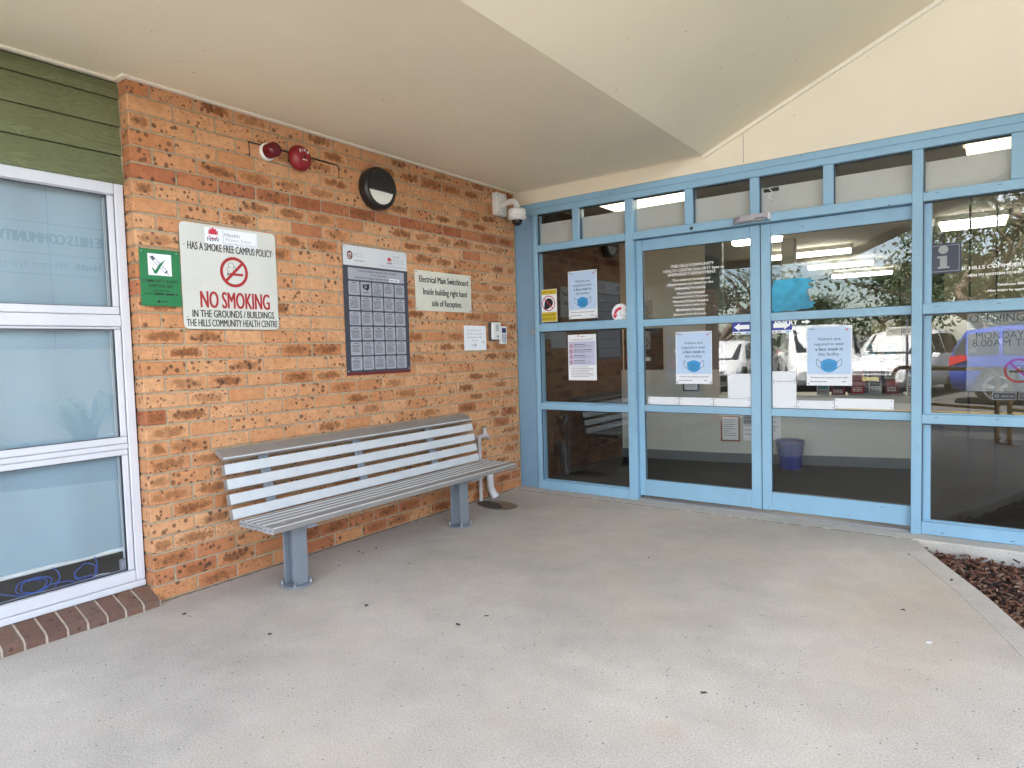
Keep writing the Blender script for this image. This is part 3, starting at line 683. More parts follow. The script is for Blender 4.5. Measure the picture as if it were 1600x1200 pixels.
mb.build('lettering', dr)
# lettering on the fixed right glazing
for st_, a_, b_, v_, h_ in (('THE HILLS COMMUNITY HEALTH CENTRE', 3.402, 4.06, 1.724, .021), ('HEALTH WESTERN SYDNEY LOCAL HEALTH DISTRICT', 3.472, 4.02, 1.680, .015), ('Telephone: 8853', 3.621, 3.762, 1.612, .013), ('After hours by appointment', 3.571, 3.82, 1.578, .013)):
    mb = MB(); q = SB(mb, 0, 0, .052); q.fat(st_, a_, b_, v_, h_, M_WVINYL, .0011, .0007); mb.build('lettering', sf_)
# operator sensor
ds = thing('door_sensor', 'silver motion sensor above the join of the sliding doors', 'sensor', (2.16, -.004, 2.21))
mb = MB(); mb.prism([(2.022, -.004, 2.186), (2.022, -.03, 2.183), (2.05, -.072, 2.184), (2.09, -.085, 2.19), (2.10, -.082, 2.233), (2.022, -.004, 2.237)], (.198, 0, 0), M_GREY)
M_SENS = mat('silver_sensor', (.40, .38, .42), .35, .3)
mb.mats = [M_SENS]; mb.build('housing', ds)
mb = MB(); mb.box(2.292, -.083, 2.187, 2.300, -.004, 2.235, M_WHITEP, .003); mb.build('end_cap', ds)
mb = MB(); mb.box(2.20, -.0862, 2.196, 2.27, -.0832, 2.203, M_BLACK); mb.cyl((2.28, -.088, 2.194), (2.28, -.082, 2.194), .005, M_BLACK); mb.build('lens', ds)

# ================================================================== SIGNS ON THE BRICK WALL
def sign_thing(name, label, cat, y0, z0, y1, z1, m, thick=.004, x=.004, rr=0):
    t = thing(name, label, cat, (0, (y0+y1)/2, z0)); mb = MB(); q = SA(mb, y0, z0, x+thick)
    if rr: q.rrect(0, 0, y1-y0, z1-z0, rr, m, 0, thick)
    else: mb.box(x, y0, z0, x+thick, y1, z1, m, .0008)
    mb.build('panel', t); return t, y1-y0, z1-z0, x+thick
def screws(t, pts, x, r=.006, m=M_STEEL):
    for y, z in pts:
        mb = MB(); mb.lathe((x, y, z), (1, 0, 0), [(r, 0), (r*.9, .0015), (r*.4, .0028), (0, .003)], m, 10); mb.build('screw', t)
# no smoking board
Y0, Z0 = -3.157, 1.463
t, w, h, xs_ = sign_thing('smoking_sign', 'large white rounded sign reading no smoking with red symbol', 'sign', Y0, Z0, -2.563, 2.050, M_SIGNW, .003, .0075, .028)
mb = MB(); q = SA(mb, Y0, Z0, xs_)
V = lambda f: h*(1-f); U_ = lambda f: w*f
q.rect(U_(.24), V(.19), U_(.79), V(.025), M_PAPER, .0005); mb.build('logo_sticker', t); mb = MB(); q = SA(mb, Y0, Z0, xs_)
q.fat('HAS A SMOKE FREE CAMPUS POLICY', U_(.07), U_(.955), V(.250), .042, M_INK, .0009)
q.fat('NO SMOKING', U_(.17), U_(.90), V(.795), .092, M_REDI, .0028)
q.fat('IN THE GROUNDS / BUILDINGS', U_(.085), U_(.945), V(.887), .040, M_INK, .0011)
q.fat('THE HILLS COMMUNITY HEALTH CENTRE', U_(.028), U_(.982), V(.975), .039, M_INK, .0009)
mb.build('lettering', t); mb = MB(); q = SA(mb, Y0, Z0, xs_)
q.rect(U_(.425), V(.165), U_(.428), V(.035), M_INKG, .0009)
q.text('Health', U_(.445), U_(.60), V(.092), .021, M_NAVY, .0009, -.012); q.text('Western Sydney', U_(.445), U_(.725), V(.134), .016, M_INKG, .0009, -.014); q.text('Local Health District', U_(.445), U_(.785), V(.172), .016, M_INKG, .0009, -.014)
mb.build('lettering', t)
mb = MB(); q = SA(mb, Y0, Z0, xs_); emblem(q, U_(.325), V(.142), .078, M_REDL, M_NAVY); mb.build('emblem', t)
mb = MB(); q = SA(mb, Y0, Z0, xs_); cu, cv = U_(.525), V(.435)
q.ring(cu, cv, .070, .088, M_REDI, .0009, 48); q.stroke([(cu+.052, cv+.052), (cu-.052, cv-.052)], .017, M_REDI, .0012)
q.rect(cu-.028, cv-.020, cu+.056, cv-.006, M_REDI, .0007); q.rect(cu-.044, cv-.020, cu-.031, cv-.006, M_INKG, .0007)
q.ring(cu-.018, cv+.036, .016, .0185, M_INK, .0007, 20, -60, 200); q.ring(cu-.03, cv+.012, .012, .0145, M_INK, .0007, 16, 60, 260); q.ring(cu-.004, cv+.022, .012, .0142, M_INK, .0007, 16, -120, 90)
mb.build('symbol', t)
screws(t, [(-3.135, 1.925), (-2.585, 1.925), (-3.135, 1.53), (-2.59, 1.53), (-2.995, 1.935), (-2.71, 1.925), (-3.0, 1.52), (-2.86, 1.52), (-2.73, 1.52)], xs_, .0045)
# sharps bin sign
M_GREEN = mat('sign_green', (.012, .17, .055), .4, var=.06); M_GREEND = mat('tick_green', (.01, .16, .06), .5)
t, w, h, xs_ = sign_thing('sharps_sign', 'small green sign pointing to the community sharps bin', 'sign', -3.372, 1.582, -3.160, 1.882, M_GREEN, .0025)
Y0, Z0 = -3.372, 1.582
mb = MB(); q = SA(mb, Y0, Z0, xs_); V = lambda f: h*(1-f)
q.rect(.042, V(.46), .165, V(.08), M_PAPER, .0005)
q.text('COMMUNITY SHARPS', .008, .196, V(.585), .016, M_INK, .0009, .01); q.text('DISPOSAL BIN', .042, .166, V(.67), .016, M_INK, .0009, .01)
q.text('DISPOSAFIT BIN', .06, .15, V(.745), .009, M_INK, .0009, .01); q.text('PHONE', .02, .058, V(.80), .0085, M_INK, .0009, .01); q.dashes(.066, .19, V(.80), .0085, M_INK, .0009, random.Random(2), 1.)
mb.build('lettering', t); mb = MB(); q = SA(mb, Y0, Z0, xs_)
q.stroke([(.09, V(.92)), (.135, V(.92))], .004, M_INK, .0009); q.poly([(.076, V(.92)), (.094, V(.892)), (.094, V(.948))], M_INK, .0009)
mb.build('arrow', t)
mb = MB(); q = SA(mb, Y0, Z0, xs_)
a, b = (.066, V(.155)), (.135, V(.39)); q.stroke([a, b], .019, M_INKG, .0009); q.stroke([(a[0]+.012, a[1]-.012), (b[0]-.006, b[1]+.006)], .014, M_PAPER, .0011); q.stroke([b, (.148, V(.44))], .003, M_INK, .0009)
q.stroke([(.058, V(.13)), (.07, V(.17))], .004, M_INK, .0011); q.stroke([(.052, V(.15)), (.07, V(.125))], .004, M_INK, .0011)
for k in range(5): f = .35+.12*k; q.stroke([(a[0]+(b[0]-a[0])*f-.004, a[1]+(b[1]-a[1])*f+.001), (a[0]+(b[0]-a[0])*f+.006, a[1]+(b[1]-a[1])*f+.007)], .0014, M_INK, .0013)
q.poly([(.058, V(.31)), (.068, V(.335)), (.077, V(.375)), (.10, V(.26)), (.135, V(.165)), (.108, V(.30)), (.085, V(.43)), (.072, V(.43))], M_GREEND, .0015)
mb.build('symbol', t)
screws(t, [(-3.178, 1.868), (-3.36, 1.868)], xs_, .004)
# interpreter directory
M_SLATEP = mat('slate_panel', (.045, .048, .065), .45, var=.08); M_TILE = mat('silver_tile', (.36, .37, .42), .4, .1, var=.04); M_HDR = mat('pale_header', (.58, .60, .62), .45, var=.03); M_MAROON = mat('maroon_edge', (.14, .018, .018), .45)
Y0, Z0 = -2.040, 1.150
t, w, h, xs_ = sign_thing('directory_board', 'tall dark board of small grey language tiles under a pale header', 'sign', Y0, Z0, -1.427, 2.052, M_SLATEP, .006)
V = lambda f: h*(1-f)
mb = MB(); q = SA(mb, Y0, Z0, xs_); q.rect(.002, V(.155), w-.002, V(.002), M_HDR, .0004); q.disc(.062, V(.078), .026, M_MAROON, .0008, 24, .030); q.ring(.062, V(.08), .012, .018, M_HDR, .0011, 16, 30, 300); q.ring(.068, V(.075), .004, .008, M_HDR, .0011, 12, 0, 360)
q.text('HCIS', .10, .178, V(.088), .030, M_INKG, .0008, -.03); q.dashes(.10, .20, V(.118), .005, M_INKG, .0008, random.Random(1))
q.text('Health', .47, .535, V(.057), .015, M_NAVY, .0008, -.016); q.text('Western Sydney', .47, .575, V(.082), .010, M_INKG, .0008, -.016); q.text('Local Health District', .47, .595, V(.104), .010, M_INKG, .0008, -.016)
q.text('Health Care Interpreter Service', .345, .598, V(.14), .017, M_INKG, .0008, -.02); mb.build('header', t)
mb = MB(); q = SA(mb, Y0, Z0, xs_); emblem(q, .432, V(.11), .052, M_REDL, M_NAVY); mb.build('emblem', t)
mb = MB(); q = SA(mb, Y0, Z0, xs_); q.rrect(.040, V(.262), .575, V(.172), .008, M_TILE, .0006)
q.text('A free and confidential interpreter service is available', .13, .49, V(.197), .012, M_INK, .001, .006); q.text('in hours, 7 days a week.', .24, .40, V(.222), .012, M_INK, .001, .006); q.text('Ask the staff to arrange an interpreter for you', .10, .425, V(.25), .012, M_INK, .001, .006)
q.rect(.425, V(.257), .525, V(.232), M_PAPER, .0012); q.dashes(.433, .52, V(.249), .007, M_INKG, .0015, random.Random(6), .9); mb.build('header_plate', t)
rt = random.Random(21)
for r in range(6):
    for c in range(5):
        u0 = .040+c*.1088; v1 = V(.275+r*.1165); mb = MB(); q = SA(mb, Y0, Z0, xs_); q.rrect(u0, v1-.094, u0+.0985, v1, .007, M_TILE, .0006)
        if (r, c) == (0, 1):
            q.poly([(u0+.018, v1-.018), (u0+.082, v1-.012), (u0+.080, v1-.04), (u0+.062, v1-.062), (u0+.05, v1-.056), (u0+.036, v1-.048), (u0+.02, v1-.046)], M_INK, .0009)
            q.disc(u0+.045, v1-.032, .011, M_TILE, .0012, 16); q.disc(u0+.045, v1-.030, .006, M_INK, .0014, 12); q.dashes(u0+.02, u0+.082, v1-.076, .005, M_INK, .001, rt)
        else:
            q.dashes(u0+.03, u0+.072, v1-.013, .0048, M_INK, .001, rt, .95)
            for k in range(rt.choice((6, 7, 7, 8))):
                ins = rt.uniform(.008, .018); q.dashes(u0+ins, u0+.0985-ins, v1-.026-k*.0088, .0034, M_INK if r != 0 or c else M_INKG, .001, rt, rt.uniform(.8, 1.))
        mb.build('language_tile', t)
mb = MB(); q = SA(mb, Y0, Z0, xs_); q.rect(.0, .0, w, V(.978), M_MAROON, .0005); mb.build('bottom_strip', t)
screws(t, [(Y0+.014, Z0+h-.014), (Y0+w-.014, Z0+h-.014), (Y0+.014, Z0+.03), (Y0+w-.014, Z0+.03)], xs_)
# switchboard sign
Y0, Z0 = -1.342, 1.622
t, w, h, xs_ = sign_thing('switchboard_sign', 'cream sign telling where the electrical main switchboard is', 'sign', Y0, Z0, -.669, 1.934, mat('cream_sign', (.62, .61, .52), .42, var=.05), .004)
mb = MB(); q = SA(mb, Y0, Z0, xs_)
q.fat('Electrical Main Switchboard', .045, .635, .222, .050, M_INK, .0014); q.fat('Inside building right hand', .085, .615, .127, .050, M_INK, .0014); q.fat('side of Reception.', .18, .545, .038, .050, M_INK, .0014)
mb.build('lettering', t); screws(t, [(Y0+.014, Z0+.298), (Y0+.655, Z0+.29), (Y0+.014, Z0+.016), (Y0+.658, Z0+.014)], xs_, .0055, M_BLACK)
# handwritten notice
Y0, Z0 = -.776, 1.302
t, w, h, xs_ = sign_thing('paper_notice', 'white handwritten notice with an arrow pointing right', 'notice', Y0, Z0, -.476, 1.513, M_PAPER, .0015)
mb = MB(); q = SA(mb, Y0, Z0, xs_)
for s_, a, b, v in (('If attending an', .045, .225, .166), ('afterhours group', .03, .24, .136), ('please press the', .035, .24, .106), ('bell', .11, .175, .078)): q.text(s_, a, b, v, .014, M_INK, .0008, -.015)
q.stroke([(.10, .045), (.155, .045)], .004, M_INK, .0008); q.stroke([(.138, .062), (.157, .045), (.136, .026)], .004, M_INK, .0008); q.dashes(.24, .275, .075, .004, M_INKG, .0008, random.Random(3), .9); q.dashes(.24, .28, .062, .004, M_INKG, .0008, random.Random(4), .9)
mb.build('lettering', t)
# intercom and keypad
t = thing('intercom', 'white intercom box with black surround beside the keypad', 'intercom', (0, -.37, 1.39))
mb = MB(); mb.box(.002, -.438, 1.386, .018, -.302, 1.545, M_BLACK, .003); mb.build('back_box', t)
mb = MB(); mb.box(.019, -.425, 1.392, .045, -.304, 1.543, M_WHITEP, .006); mb.build('cover', t)
mb = MB(); mb.box(.0455, -.385, 1.465, .047, -.335, 1.528, mat('lens_grey', (.42, .44, .42), .3), .002); mb.build('speaker_grille', t); mb = MB(); mb.box(.0455, -.375, 1.41, .048, -.345, 1.43, M_GREY, .002); mb.build('display', t)
t = thing('keypad', 'narrow white entry keypad with blue buttons near the corner', 'keypad', (0, -.24, 1.35))
mb = MB(); mb.box(.002, -.288, 1.35, .028, -.195, 1.512, M_WHITEP, .006); mb.build('case', t)
mb = MB(); mb.box(.0282, -.272, 1.452, .0292, -.211, 1.496, M_NAVY, .0005); mb.build('screen', t)
M_BTN = mat('keypad_button', (.03, .10, .28), .4)
for r in range(4):
    for c in range(3):
        mb = MB(); mb.box(.0282, -.271+c*.022, 1.372+r*.0185, .0305, -.257+c*.022, 1.383+r*.0185, M_BTN, .001); mb.build('button', t)

# ================================================================== FIXTURES ON THE BRICK WALL
M_RED = mat('red_enamel', (.25, .012, .018), .35, var=.05); M_REDLENS = mat('dark_red_lens', (.11, .004, .01), .2)
t = thing('strobe_light', 'small dark red strobe on a white base beside the fire bell', 'alarm light', (0, -2.585, 2.545))
mb = MB(); mb.lathe((0, -2.585, 2.545), (1, 0, 0), [(.052, .0), (.052, .016), (.046, .022), (0, .022)], M_WHITEP, 28); mb.build('base', t)
mb = MB(); mb.lathe((.022, -2.585, 2.545), (1, 0, 0), [(.044, 0), (.044, .062), (.040, .072), (.02, .078), (0, .079)], M_REDLENS, 28); mb.build('lens', t)
t = thing('fire_bell', 'round red fire alarm bell marked fire', 'fire bell', (0, -2.37, 2.545))
mb = MB(); mb.lathe((0, -2.372, 2.548), (1, 0, 0), [(.04, 0), (.04, .03), (.03, .035)], M_WHITEP, 24); mb.build('base', t)
mb = MB(); mb.lathe((.035, -2.372, 2.548), (1, 0, 0), [(.070, -.012), (.078, -.008), (.080, .0), (.078, .012), (.072, .026), (.06, .037), (.042, .045), (.02, .049), (0, .050)], M_RED, 36); mb.build('gong', t)
mb = MB(); q = SA(mb, -2.372, 2.548, .0835)
for ch, a in (('F', 128), ('I', 104), ('R', 78), ('E', 46)):
    r_ = math.radians(a); c = (.042*math.cos(r_), .042*math.sin(r_)); ux = Vector((0, math.sin(r_), -math.cos(r_))); vx = Vector((0, math.cos(r_), math.sin(r_)))
    qq = Surf(mb, Vector((.0825, -2.372+c[0], 2.548+c[1])), ux, vx, (1, 0, 0)); qq.text(ch, -.007 if ch != 'I' else -.002, .007 if ch != 'I' else .002, -.008, .018, M_WVINYL, .0, .01)
q.dashes(-.016, .016, -.022, .005, M_WVINYL, .003, random.Random(9), 1.)
mb.cyl((.082, -2.372, 2.548), (.0885, -2.372, 2.548), .007, M_BLACK, n=14); mb.build('lettering', t)
mb = MB(); cz = 2.581
mb.tube([(-.003, -2.700, 2.497), (-.003, -2.702, 2.54), (-.003, -2.703, cz), (-.003, -2.60, cz)], .0045, M_BLACKM, 6); mb.tube([(-.003, -2.545, cz), (-.003, -2.43, cz-.001)], .0045, M_BLACKM, 6); mb.tube([(-.003, -2.30, cz), (-.003, -2.15, cz), (-.003, -2.045, cz-.002), (-.003, -2.036, 2.55), (-.003, -2.034, 2.495)], .0045, M_BLACKM, 6)
tag(mb.build('alarm_cable'), 'thin black alarm cable run along the brick joints by the fire bell', 'cable')
t = thing('bulkhead_light', 'round black eyelid wall light with pale lower lens', 'wall light', (0, -1.70, 2.47))
cy_, cz_ = -1.722, 2.472
mb = MB(); mb.lathe((0, cy_, cz_), (1, 0, 0), [(.128, 0), (.146, .004), (.150, .02), (.150, .062), (.144, .075), (.130, .082), (.118, .082), (.112, .074)], M_BLACK, 48); mb.build('body', t)
mb = MB(); A_ = [math.radians(a) for a in range(-12, 193, 5)]
top = [(.131*math.cos(a), .131*math.sin(a)) for a in A_]
mb.prism([(.072, cy_+u, cz_+v) for u, v in top], (.022, 0, 0), M_BLACK); mb.build('eyelid', t)
M_LENS = mat('opal_lens', (.76, .77, .70), .35, var=.05)
mb = MB(); A_ = [math.radians(a) for a in range(-168, -11, 4)]
low = [(.114*math.cos(a), .114*math.sin(a)) for a in A_]; mb.prism([(.058, cy_+u, cz_+v) for u, v in low], (.020, 0, 0), M_LENS); mb.build('lens', t)
t = thing('security_camera', 'white dome security camera on a bent arm in the corner', 'camera', (0, -.25, 2.6))
mb = MB(); mb.box(.0, -.33, 2.50, .052, -.175, 2.695, M_WHITEP, .006); mb.build('wall_plate', t)
mb = MB(); mb.tube([(.05, -.25, 2.585), (.09, -.25, 2.60), (.14, -.25, 2.606), (.175, -.25, 2.604), (.20, -.25, 2.590), (.212, -.25, 2.565), (.214, -.25, 2.53)], .026, M_WHITEP, 14); mb.cyl((.05, -.25, 2.585), (.06, -.25, 2.588), .036, M_WHITEP); mb.build('arm', t)
mb = MB(); mb.lathe((.214, -.25, 2.535), (0, 0, -1), [(.028, -.005), (.055, .0), (.078, .012), (.080, .05), (.074, .058), (.082, .062), (.084, .08), (.072, .092), (.052, .100), (0, .1)], M_WHITEP, 32); mb.build('housing', t)
mb = MB(); mb.lathe((.214, -.25, 2.436), (0, 0, -1), [(.048, 0), (.047, .014), (.04, .03), (.028, .042), (.012, .049), (0, .05)], mat('smoked_dome', (.01, .01, .012), .08), 28); mb.build('dome', t)
mb = MB()
for y, z in ((-.31, 2.675), (-.20, 2.675), (-.31, 2.52)): mb.cyl((.052, y, z), (.0535, y, z), .006, M_BLACK, n=10)
mb.build('screw', t)
# garden tap and waste pipe
M_PIPE = mat('painted_pipe', (.42, .39, .40), .5, var=.12, vscale=20); M_BRASS = mat('dull_brass', (.35, .28, .2), .4, .6)
t = thing('garden_tap', 'old garden tap on a thin upright pipe past the bench', 'tap', (.06, -.68, 0))
mb = MB(); mb.tube([(.055, -.675, -.02), (.055, -.675, .3), (.055, -.675, .565)], .016, M_PIPE, 12); mb.cyl((.055, -.675, .20), (.055, -.675, .245), .022, M_PIPE); mb.build('riser', t)
mb = MB(); mb.tube([(.0, -.675, .555), (.055, -.675, .555)], .014, M_PIPE); mb.tube([(.055, -.675, .56), (.06, -.64, .562), (.068, -.60, .562), (.07, -.575, .553), (.07, -.56, .53)], [.018, .020, .022, .018, .014], M_PIPE, 12)
mb.lathe((.066, -.61, .57), (0, 0, 1), [(.026, 0), (.022, .02), (.015, .04), (.012, .062)], M_PIPE, 16); mb.build('spout', t)
mb = MB(); mb.rbox((.066, -.61, .642), (.052, .014, .012), M_BRASS, .003); mb.rbox((.066, -.61, .642), (.014, .052, .012), M_BRASS, .003); mb.cyl((.066, -.61, .63), (.066, -.61, .648), .010, M_BRASS, n=12); mb.build('handle', t)
mb = MB(); mb.cyl((.055, -.655, .222), (.055, -.595, .222), .008, M_BRASS, n=10); mb.rbox((.055, -.59, .215), (.012, .012, .05), M_BLACK, .002); mb.build('stop_valve', t)
t = thing('waste_pipe', 'fat white plastic waste pipe bending over the floor drain', 'pipe', (.06, -.55, 0))
M_PVC = mat('white_pvc', (.56, .55, .58), .4, var=.08, vscale=12)
mb = MB(); mb.tube([(-.02, -.565, .315), (.03, -.565, .315), (.058, -.563, .295), (.066, -.56, .25), (.068, -.56, .18), (.07, -.555, .10), (.085, -.545, .055), (.105, -.535, .02)], .032, M_PVC, 16); mb.build('pipe', t)
mb = MB(); mb.cyl((.0665, -.56, .235), (.068, -.56, .20), .0365, M_PVC); mb.cyl((.098, -.538, .035), (.107, -.534, .017), .036, M_PVC); mb.build('collar', t)
def wobble(c, rx, ry, n, amp, seed, rot=0):
    r_ = random.Random(seed); ph = [r_.uniform(0, 6.28) for _ in range(4)]; pts = []
    for i in range(n):
        a = 2*math.pi*i/n; k = 1+amp*(math.sin(2*a+ph[0])+.6*math.sin(3*a+ph[1])+.4*math.sin(5*a+ph[2])+.25*math.sin(9*a+ph[3]))
        u, v = rx*k*math.cos(a), ry*k*math.sin(a); pts.append((c[0]+u*math.cos(rot)-v*math.sin(rot), c[1]+u*math.sin(rot)+v*math.cos(rot)))
    return pts
t = thing('floor_drain', 'dark wet drain hollow in the concrete below the waste pipe', 'drain', (.25, -.68, 0))
M_WET = mat('wet_concrete', (.13, .115, .085), .35, var=.35, vscale=9); M_MUD = mat('dark_silt', (.045, .038, .026), .55, var=.5, vscale=40, bmp=.6, bscale=120)
mb = MB(); mb.prism([(x, y, 0) for x, y in wobble((.255, -.715), .215, .125, 40, .05, 5, -.1)], (0, 0, .003), M_WET); mb.build('wet_rim', t)
mb = MB(); mb.prism([(x, y, .003) for x, y in wobble((.205, -.745), .15, .075, 40, .09, 9, -.25)], (0, 0, .003), M_MUD); mb.build('silt', t)

# ================================================================== BENCH
BY0, BY1 = -3.03, -.845
bn = thing('park_bench', 'long grey slatted aluminium bench bolted in front of the brick wall', 'bench', (.35, -1.95, 0))
for i in range(4):                       # lower back slats, leaning towards the wall
    zc = .420+i*.0825; xc = .168-i*.0195
    mb = MB(); rot = Matrix.Rotation(-.235, 3, 'Y'); mb.rbox((xc, (BY0+BY1)/2, zc), (.030, BY1-BY0, .058), M_SLAT, .003, rot); s_ = mb.build('back_slat', bn)
    for yy in (BY0-.002, BY1+.002):
        mb = MB(); mb.rbox((xc, yy, zc), (.032, .004, .060), M_SEAT, .001, rot); mb.build('end_cap', s_)
mb = MB(); rot = Matrix.Rotation(.42, 3, 'Y'); mb.rbox((.070, (BY0+BY1)/2, .746), (.094, BY1-BY0, .026), M_SEAT, .004, rot); s_ = mb.build('top_rail', bn)
mb = MB(); mb.rbox((.1140, (BY0+BY1)/2, .7335), (.004, BY1-BY0-.002, .008), M_SLATE, 0, rot); mb.build('bright_edge', s_)
SX0 = .250; SW = .047; GAP = .0075
for i in range(5):
    x0 = SX0+i*(SW+GAP); w_ = SW if i < 4 else .090
    mb = MB(); z1 = .402 if i < 4 else .398
    mb.box(x0, BY0, z1-.034, x0+w_, BY1, z1, M_SEAT, .004); s_ = mb.build('seat_slat', bn)
    mb = MB(); mb.box(x0+w_-.008, BY0+.001, z1-.0035, x0+w_+.0008, BY1-.001, z1+.0007, M_SLATE, .001); mb.box(x0-.0006, BY0+.001, z1-.003, x0+.005, BY1-.001, z1+.0006, M_SLATE, .001); mb.build('bright_edge', s_)
    for yy, sg in ((BY0, -1), (BY1, 1)):
        mb = MB(); mb.box(x0, yy, z1-.034, x0+w_, yy+sg*.004, z1, mat('slat_cap', (.33, .33, .33), .5), .001)
        mb.cyl((x0+w_*.25, yy+sg*.003, z1-.017), (x0+w_*.25, yy+sg*.0055, z1-.017), .004, M_BLACK, n=8); mb.cyl((x0+w_*.75, yy+sg*.003, z1-.017), (x0+w_*.75, yy+sg*.0055, z1-.017), .004, M_BLACK, n=8); mb.build('end_cap', s_)
mb = MB(); mb.cyl((.50, BY0+.10, .3985), (.50, BY0+.10, .3995), .012, M_SLATE, n=14); mb.cyl((.50, BY0+.10, .3995), (.50, BY0+.10, .400), .008, M_SEAT, n=14); mb.build('maker_stud', bn)
for y in (-2.76, -2.045, -1.335):        # cast supports behind the back slats
    mb = MB(); rot = Matrix.Rotation(-.235, 3, 'Y'); mb.rbox((.112, y, .565), (.02, .062, .37), M_LEG, .003, rot); mb.tube([(.15, y, .37), (.19, y, .352), (.25, y, .348)], .02, M_LEG, 8); mb.build('back_support', bn)
for y in (-2.795, -1.365):
    xl, = (.405,)
    mb = MB()                              # I section leg
    for xa in (-.044, .044): mb.box(xl+xa-.004, y-.046, .012, xl+xa+.004, y+.046, .352, M_LEG, .001)
    mb.box(xl-.0398, y-.004, .012, xl+.0398, y+.004, .352, M_LEG)
    lg = mb.build('leg', bn)
    mb = MB(); mb.box(xl-.16, y-.03, .353, xl+.17, y+.03, .366, M_LEG, .002); mb.build('seat_bearer', lg)
    mb = MB(); mb.cyl((xl, y, .003), (xl, y, .012), .088, M_LEG, n=36); mb.build('base_plate', lg)
    for dx, dy in ((-.052, -.058), (.058, -.052), (-.055, .058), (.056, .054)):
        mb = MB(); mb.cyl((xl+dx, y+dy, .012), (xl+dx, y+dy, .018), .014, M_STEEL, n=14); mb.cyl((xl+dx, y+dy, .018), (xl+dx, y+dy, .029), .0105, M_STEEL, n=6, smooth=False); mb.cyl((xl+dx, y+dy, .029), (xl+dx, y+dy, .042), .005, M_STEEL, n=8); mb.build('bolt', lg)

# ================================================================== POSTERS AND CARDS ON THE GLASS
M_LBLUE = mat('pale_blue_print', (.46, .60, .80), .55, var=.03); M_MASKB = mat('mask_blue', (.03, .27, .58), .5); M_MASKL = mat('mask_line', (.02, .05, .12), .5)
def poster(name, label, cat, x0, z0, x1, z1, y, m=M_PAPER, th=.0012, group=None, rr=0):
    t = thing(name, label, cat, ((x0+x1)/2, y, z0), group); mb = MB(); q = SB(mb, x0, z0, y-th)
    if rr: q.rrect(0, 0, x1-x0, z1-z0, rr, m, 0, th)
    else: mb.box(x0, y-th, z0, x1, y, z1, m)
    mb.build('sheet', t); mb = MB(); return t, mb, SB(mb, x0, z0, y-th), x1-x0, z1-z0
def mask_poster(label, x0, z0, x1, z1, y):
    t, mb, q, w, h = poster('mask_poster', label, 'poster', x0, z0, x1, z1, y, group='face mask posters on the glass')
    q.rect(.006, h*.19, w-.006, h-.006, M_LBLUE, .0005)
    for s_, f, wd, b in (('Visitors are', .76, .5, .0002), ('required to wear', .675, .66, .0002), ('a face mask in', .59, .60, .0009), ('this facility.', .505, .48, .0002)): q.fat(s_, w*(.5-wd/2), w*(.5+wd/2), h*f, .0215, M_MASKL, b)
    q.fat('Protect our patients and staff', w*.10, w*.90, h*.125, .0105, M_MASKL, .0004); q.dashes(w*.08, w*.5, h*.06, .005, M_INKG, .001, random.Random(5)); q.dashes(w*.78, w*.9, h*.06, .005, M_INKG, .001, random.Random(6))
    emblem(q, w*.89, h*.905, .022, M_REDL, M_NAVY, False); q.dashes(w*.08, w*.2, h*.945, .006, M_INKG, .001, random.Random(7)); mb.build('lettering', t)
    mb = MB(); q = SB(mb, x0, z0, y-.0012); cx_, cv_ = w*.5, h*.335
    q.poly([(cx_-.055, cv_+.028), (cx_-.03, cv_+.042), (cx_, cv_+.05), (cx_+.03, cv_+.042), (cx_+.055, cv_+.028), (cx_+.052, cv_-.02), (cx_+.03, cv_-.04), (cx_, cv_-.048), (cx_-.03, cv_-.04), (cx_-.052, cv_-.02)], M_MASKB, .001)
    for sg in (-1, 1): q.stroke([(cx_+sg*.055, cv_+.028), (cx_+sg*.078, cv_+.048), (cx_+sg*.084, cv_+.03), (cx_+sg*.078, cv_+.0), (cx_+sg*.052, cv_-.018)], .003, M_MASKL, .0012)
    for dv in (.012, -.004, -.02): q.stroke([(cx_-.035, cv_+dv-.004), (cx_, cv_+dv+.004), (cx_+.035, cv_+dv-.004)], .002, M_MASKL, .0013)
    mb.build('mask_picture', t)
    mb = MB(); q = SB(mb, x0, z0, y-.0012)
    for u, v in ((.012, .012), (w-.012, .012), (.012, h-.012), (w-.012, h-.012)): mb = MB(); q = SB(mb, x0, z0, y-.0012); q.disc(u, v, .008, M_STEEL, .0014, 12); mb.build('corner_dot', t)
mask_poster('blue face mask poster on the narrow fixed pane left of the doors', .540, 1.556, .829, 1.976, .0515)
mask_poster('blue face mask poster on the left sliding door', 1.530, .986, 1.826, 1.403, DG)
mask_poster('blue face mask poster on the right sliding door', 2.518, .982, 2.814, 1.405, DG)
M_YELP = mat('warning_yellow', (.62, .46, .02), .5)
t, mb, q, w, h = poster('helmet_notice', 'yellow edged security notice with a crossed out helmet', 'notice', .228, 1.543, .418, 1.838, .0515)
q.rect(.004, h*.84, w-.004, h-.004, M_YELP, .0005); q.rect(.004, .004, w-.004, h*.30, M_YELP, .0005)
q.text('SECURITY NOTICE', .012, w-.012, h*.885, .018, M_INK, .0009, .0); q.text('REMOVE HELMET', .02, w-.02, h*.185, .018, M_INK, .0009, .0); q.text('BEFORE ENTERING', .02, w-.02, h*.065, .018, M_INK, .0009, .0); mb.build('lettering', t)
mb = MB(); q = SB(mb, .228, 1.543, .0503); cu, cv = w*.52, h*.57
q.disc(cu+.004, cv+.004, .045, M_INK, .0007, 24, .042); q.poly([(cu-.04, cv+.01), (cu-.05, cv-.05), (cu-.015, cv-.055), (cu+.03, cv-.03)], M_INK, .0008); q.ring(cu, cv, .062, .070, M_REDL, .001, 40); q.stroke([(cu-.047, cv+.047), (cu+.047, cv-.047)], .008, M_REDL, .0012); mb.build('symbol', t)
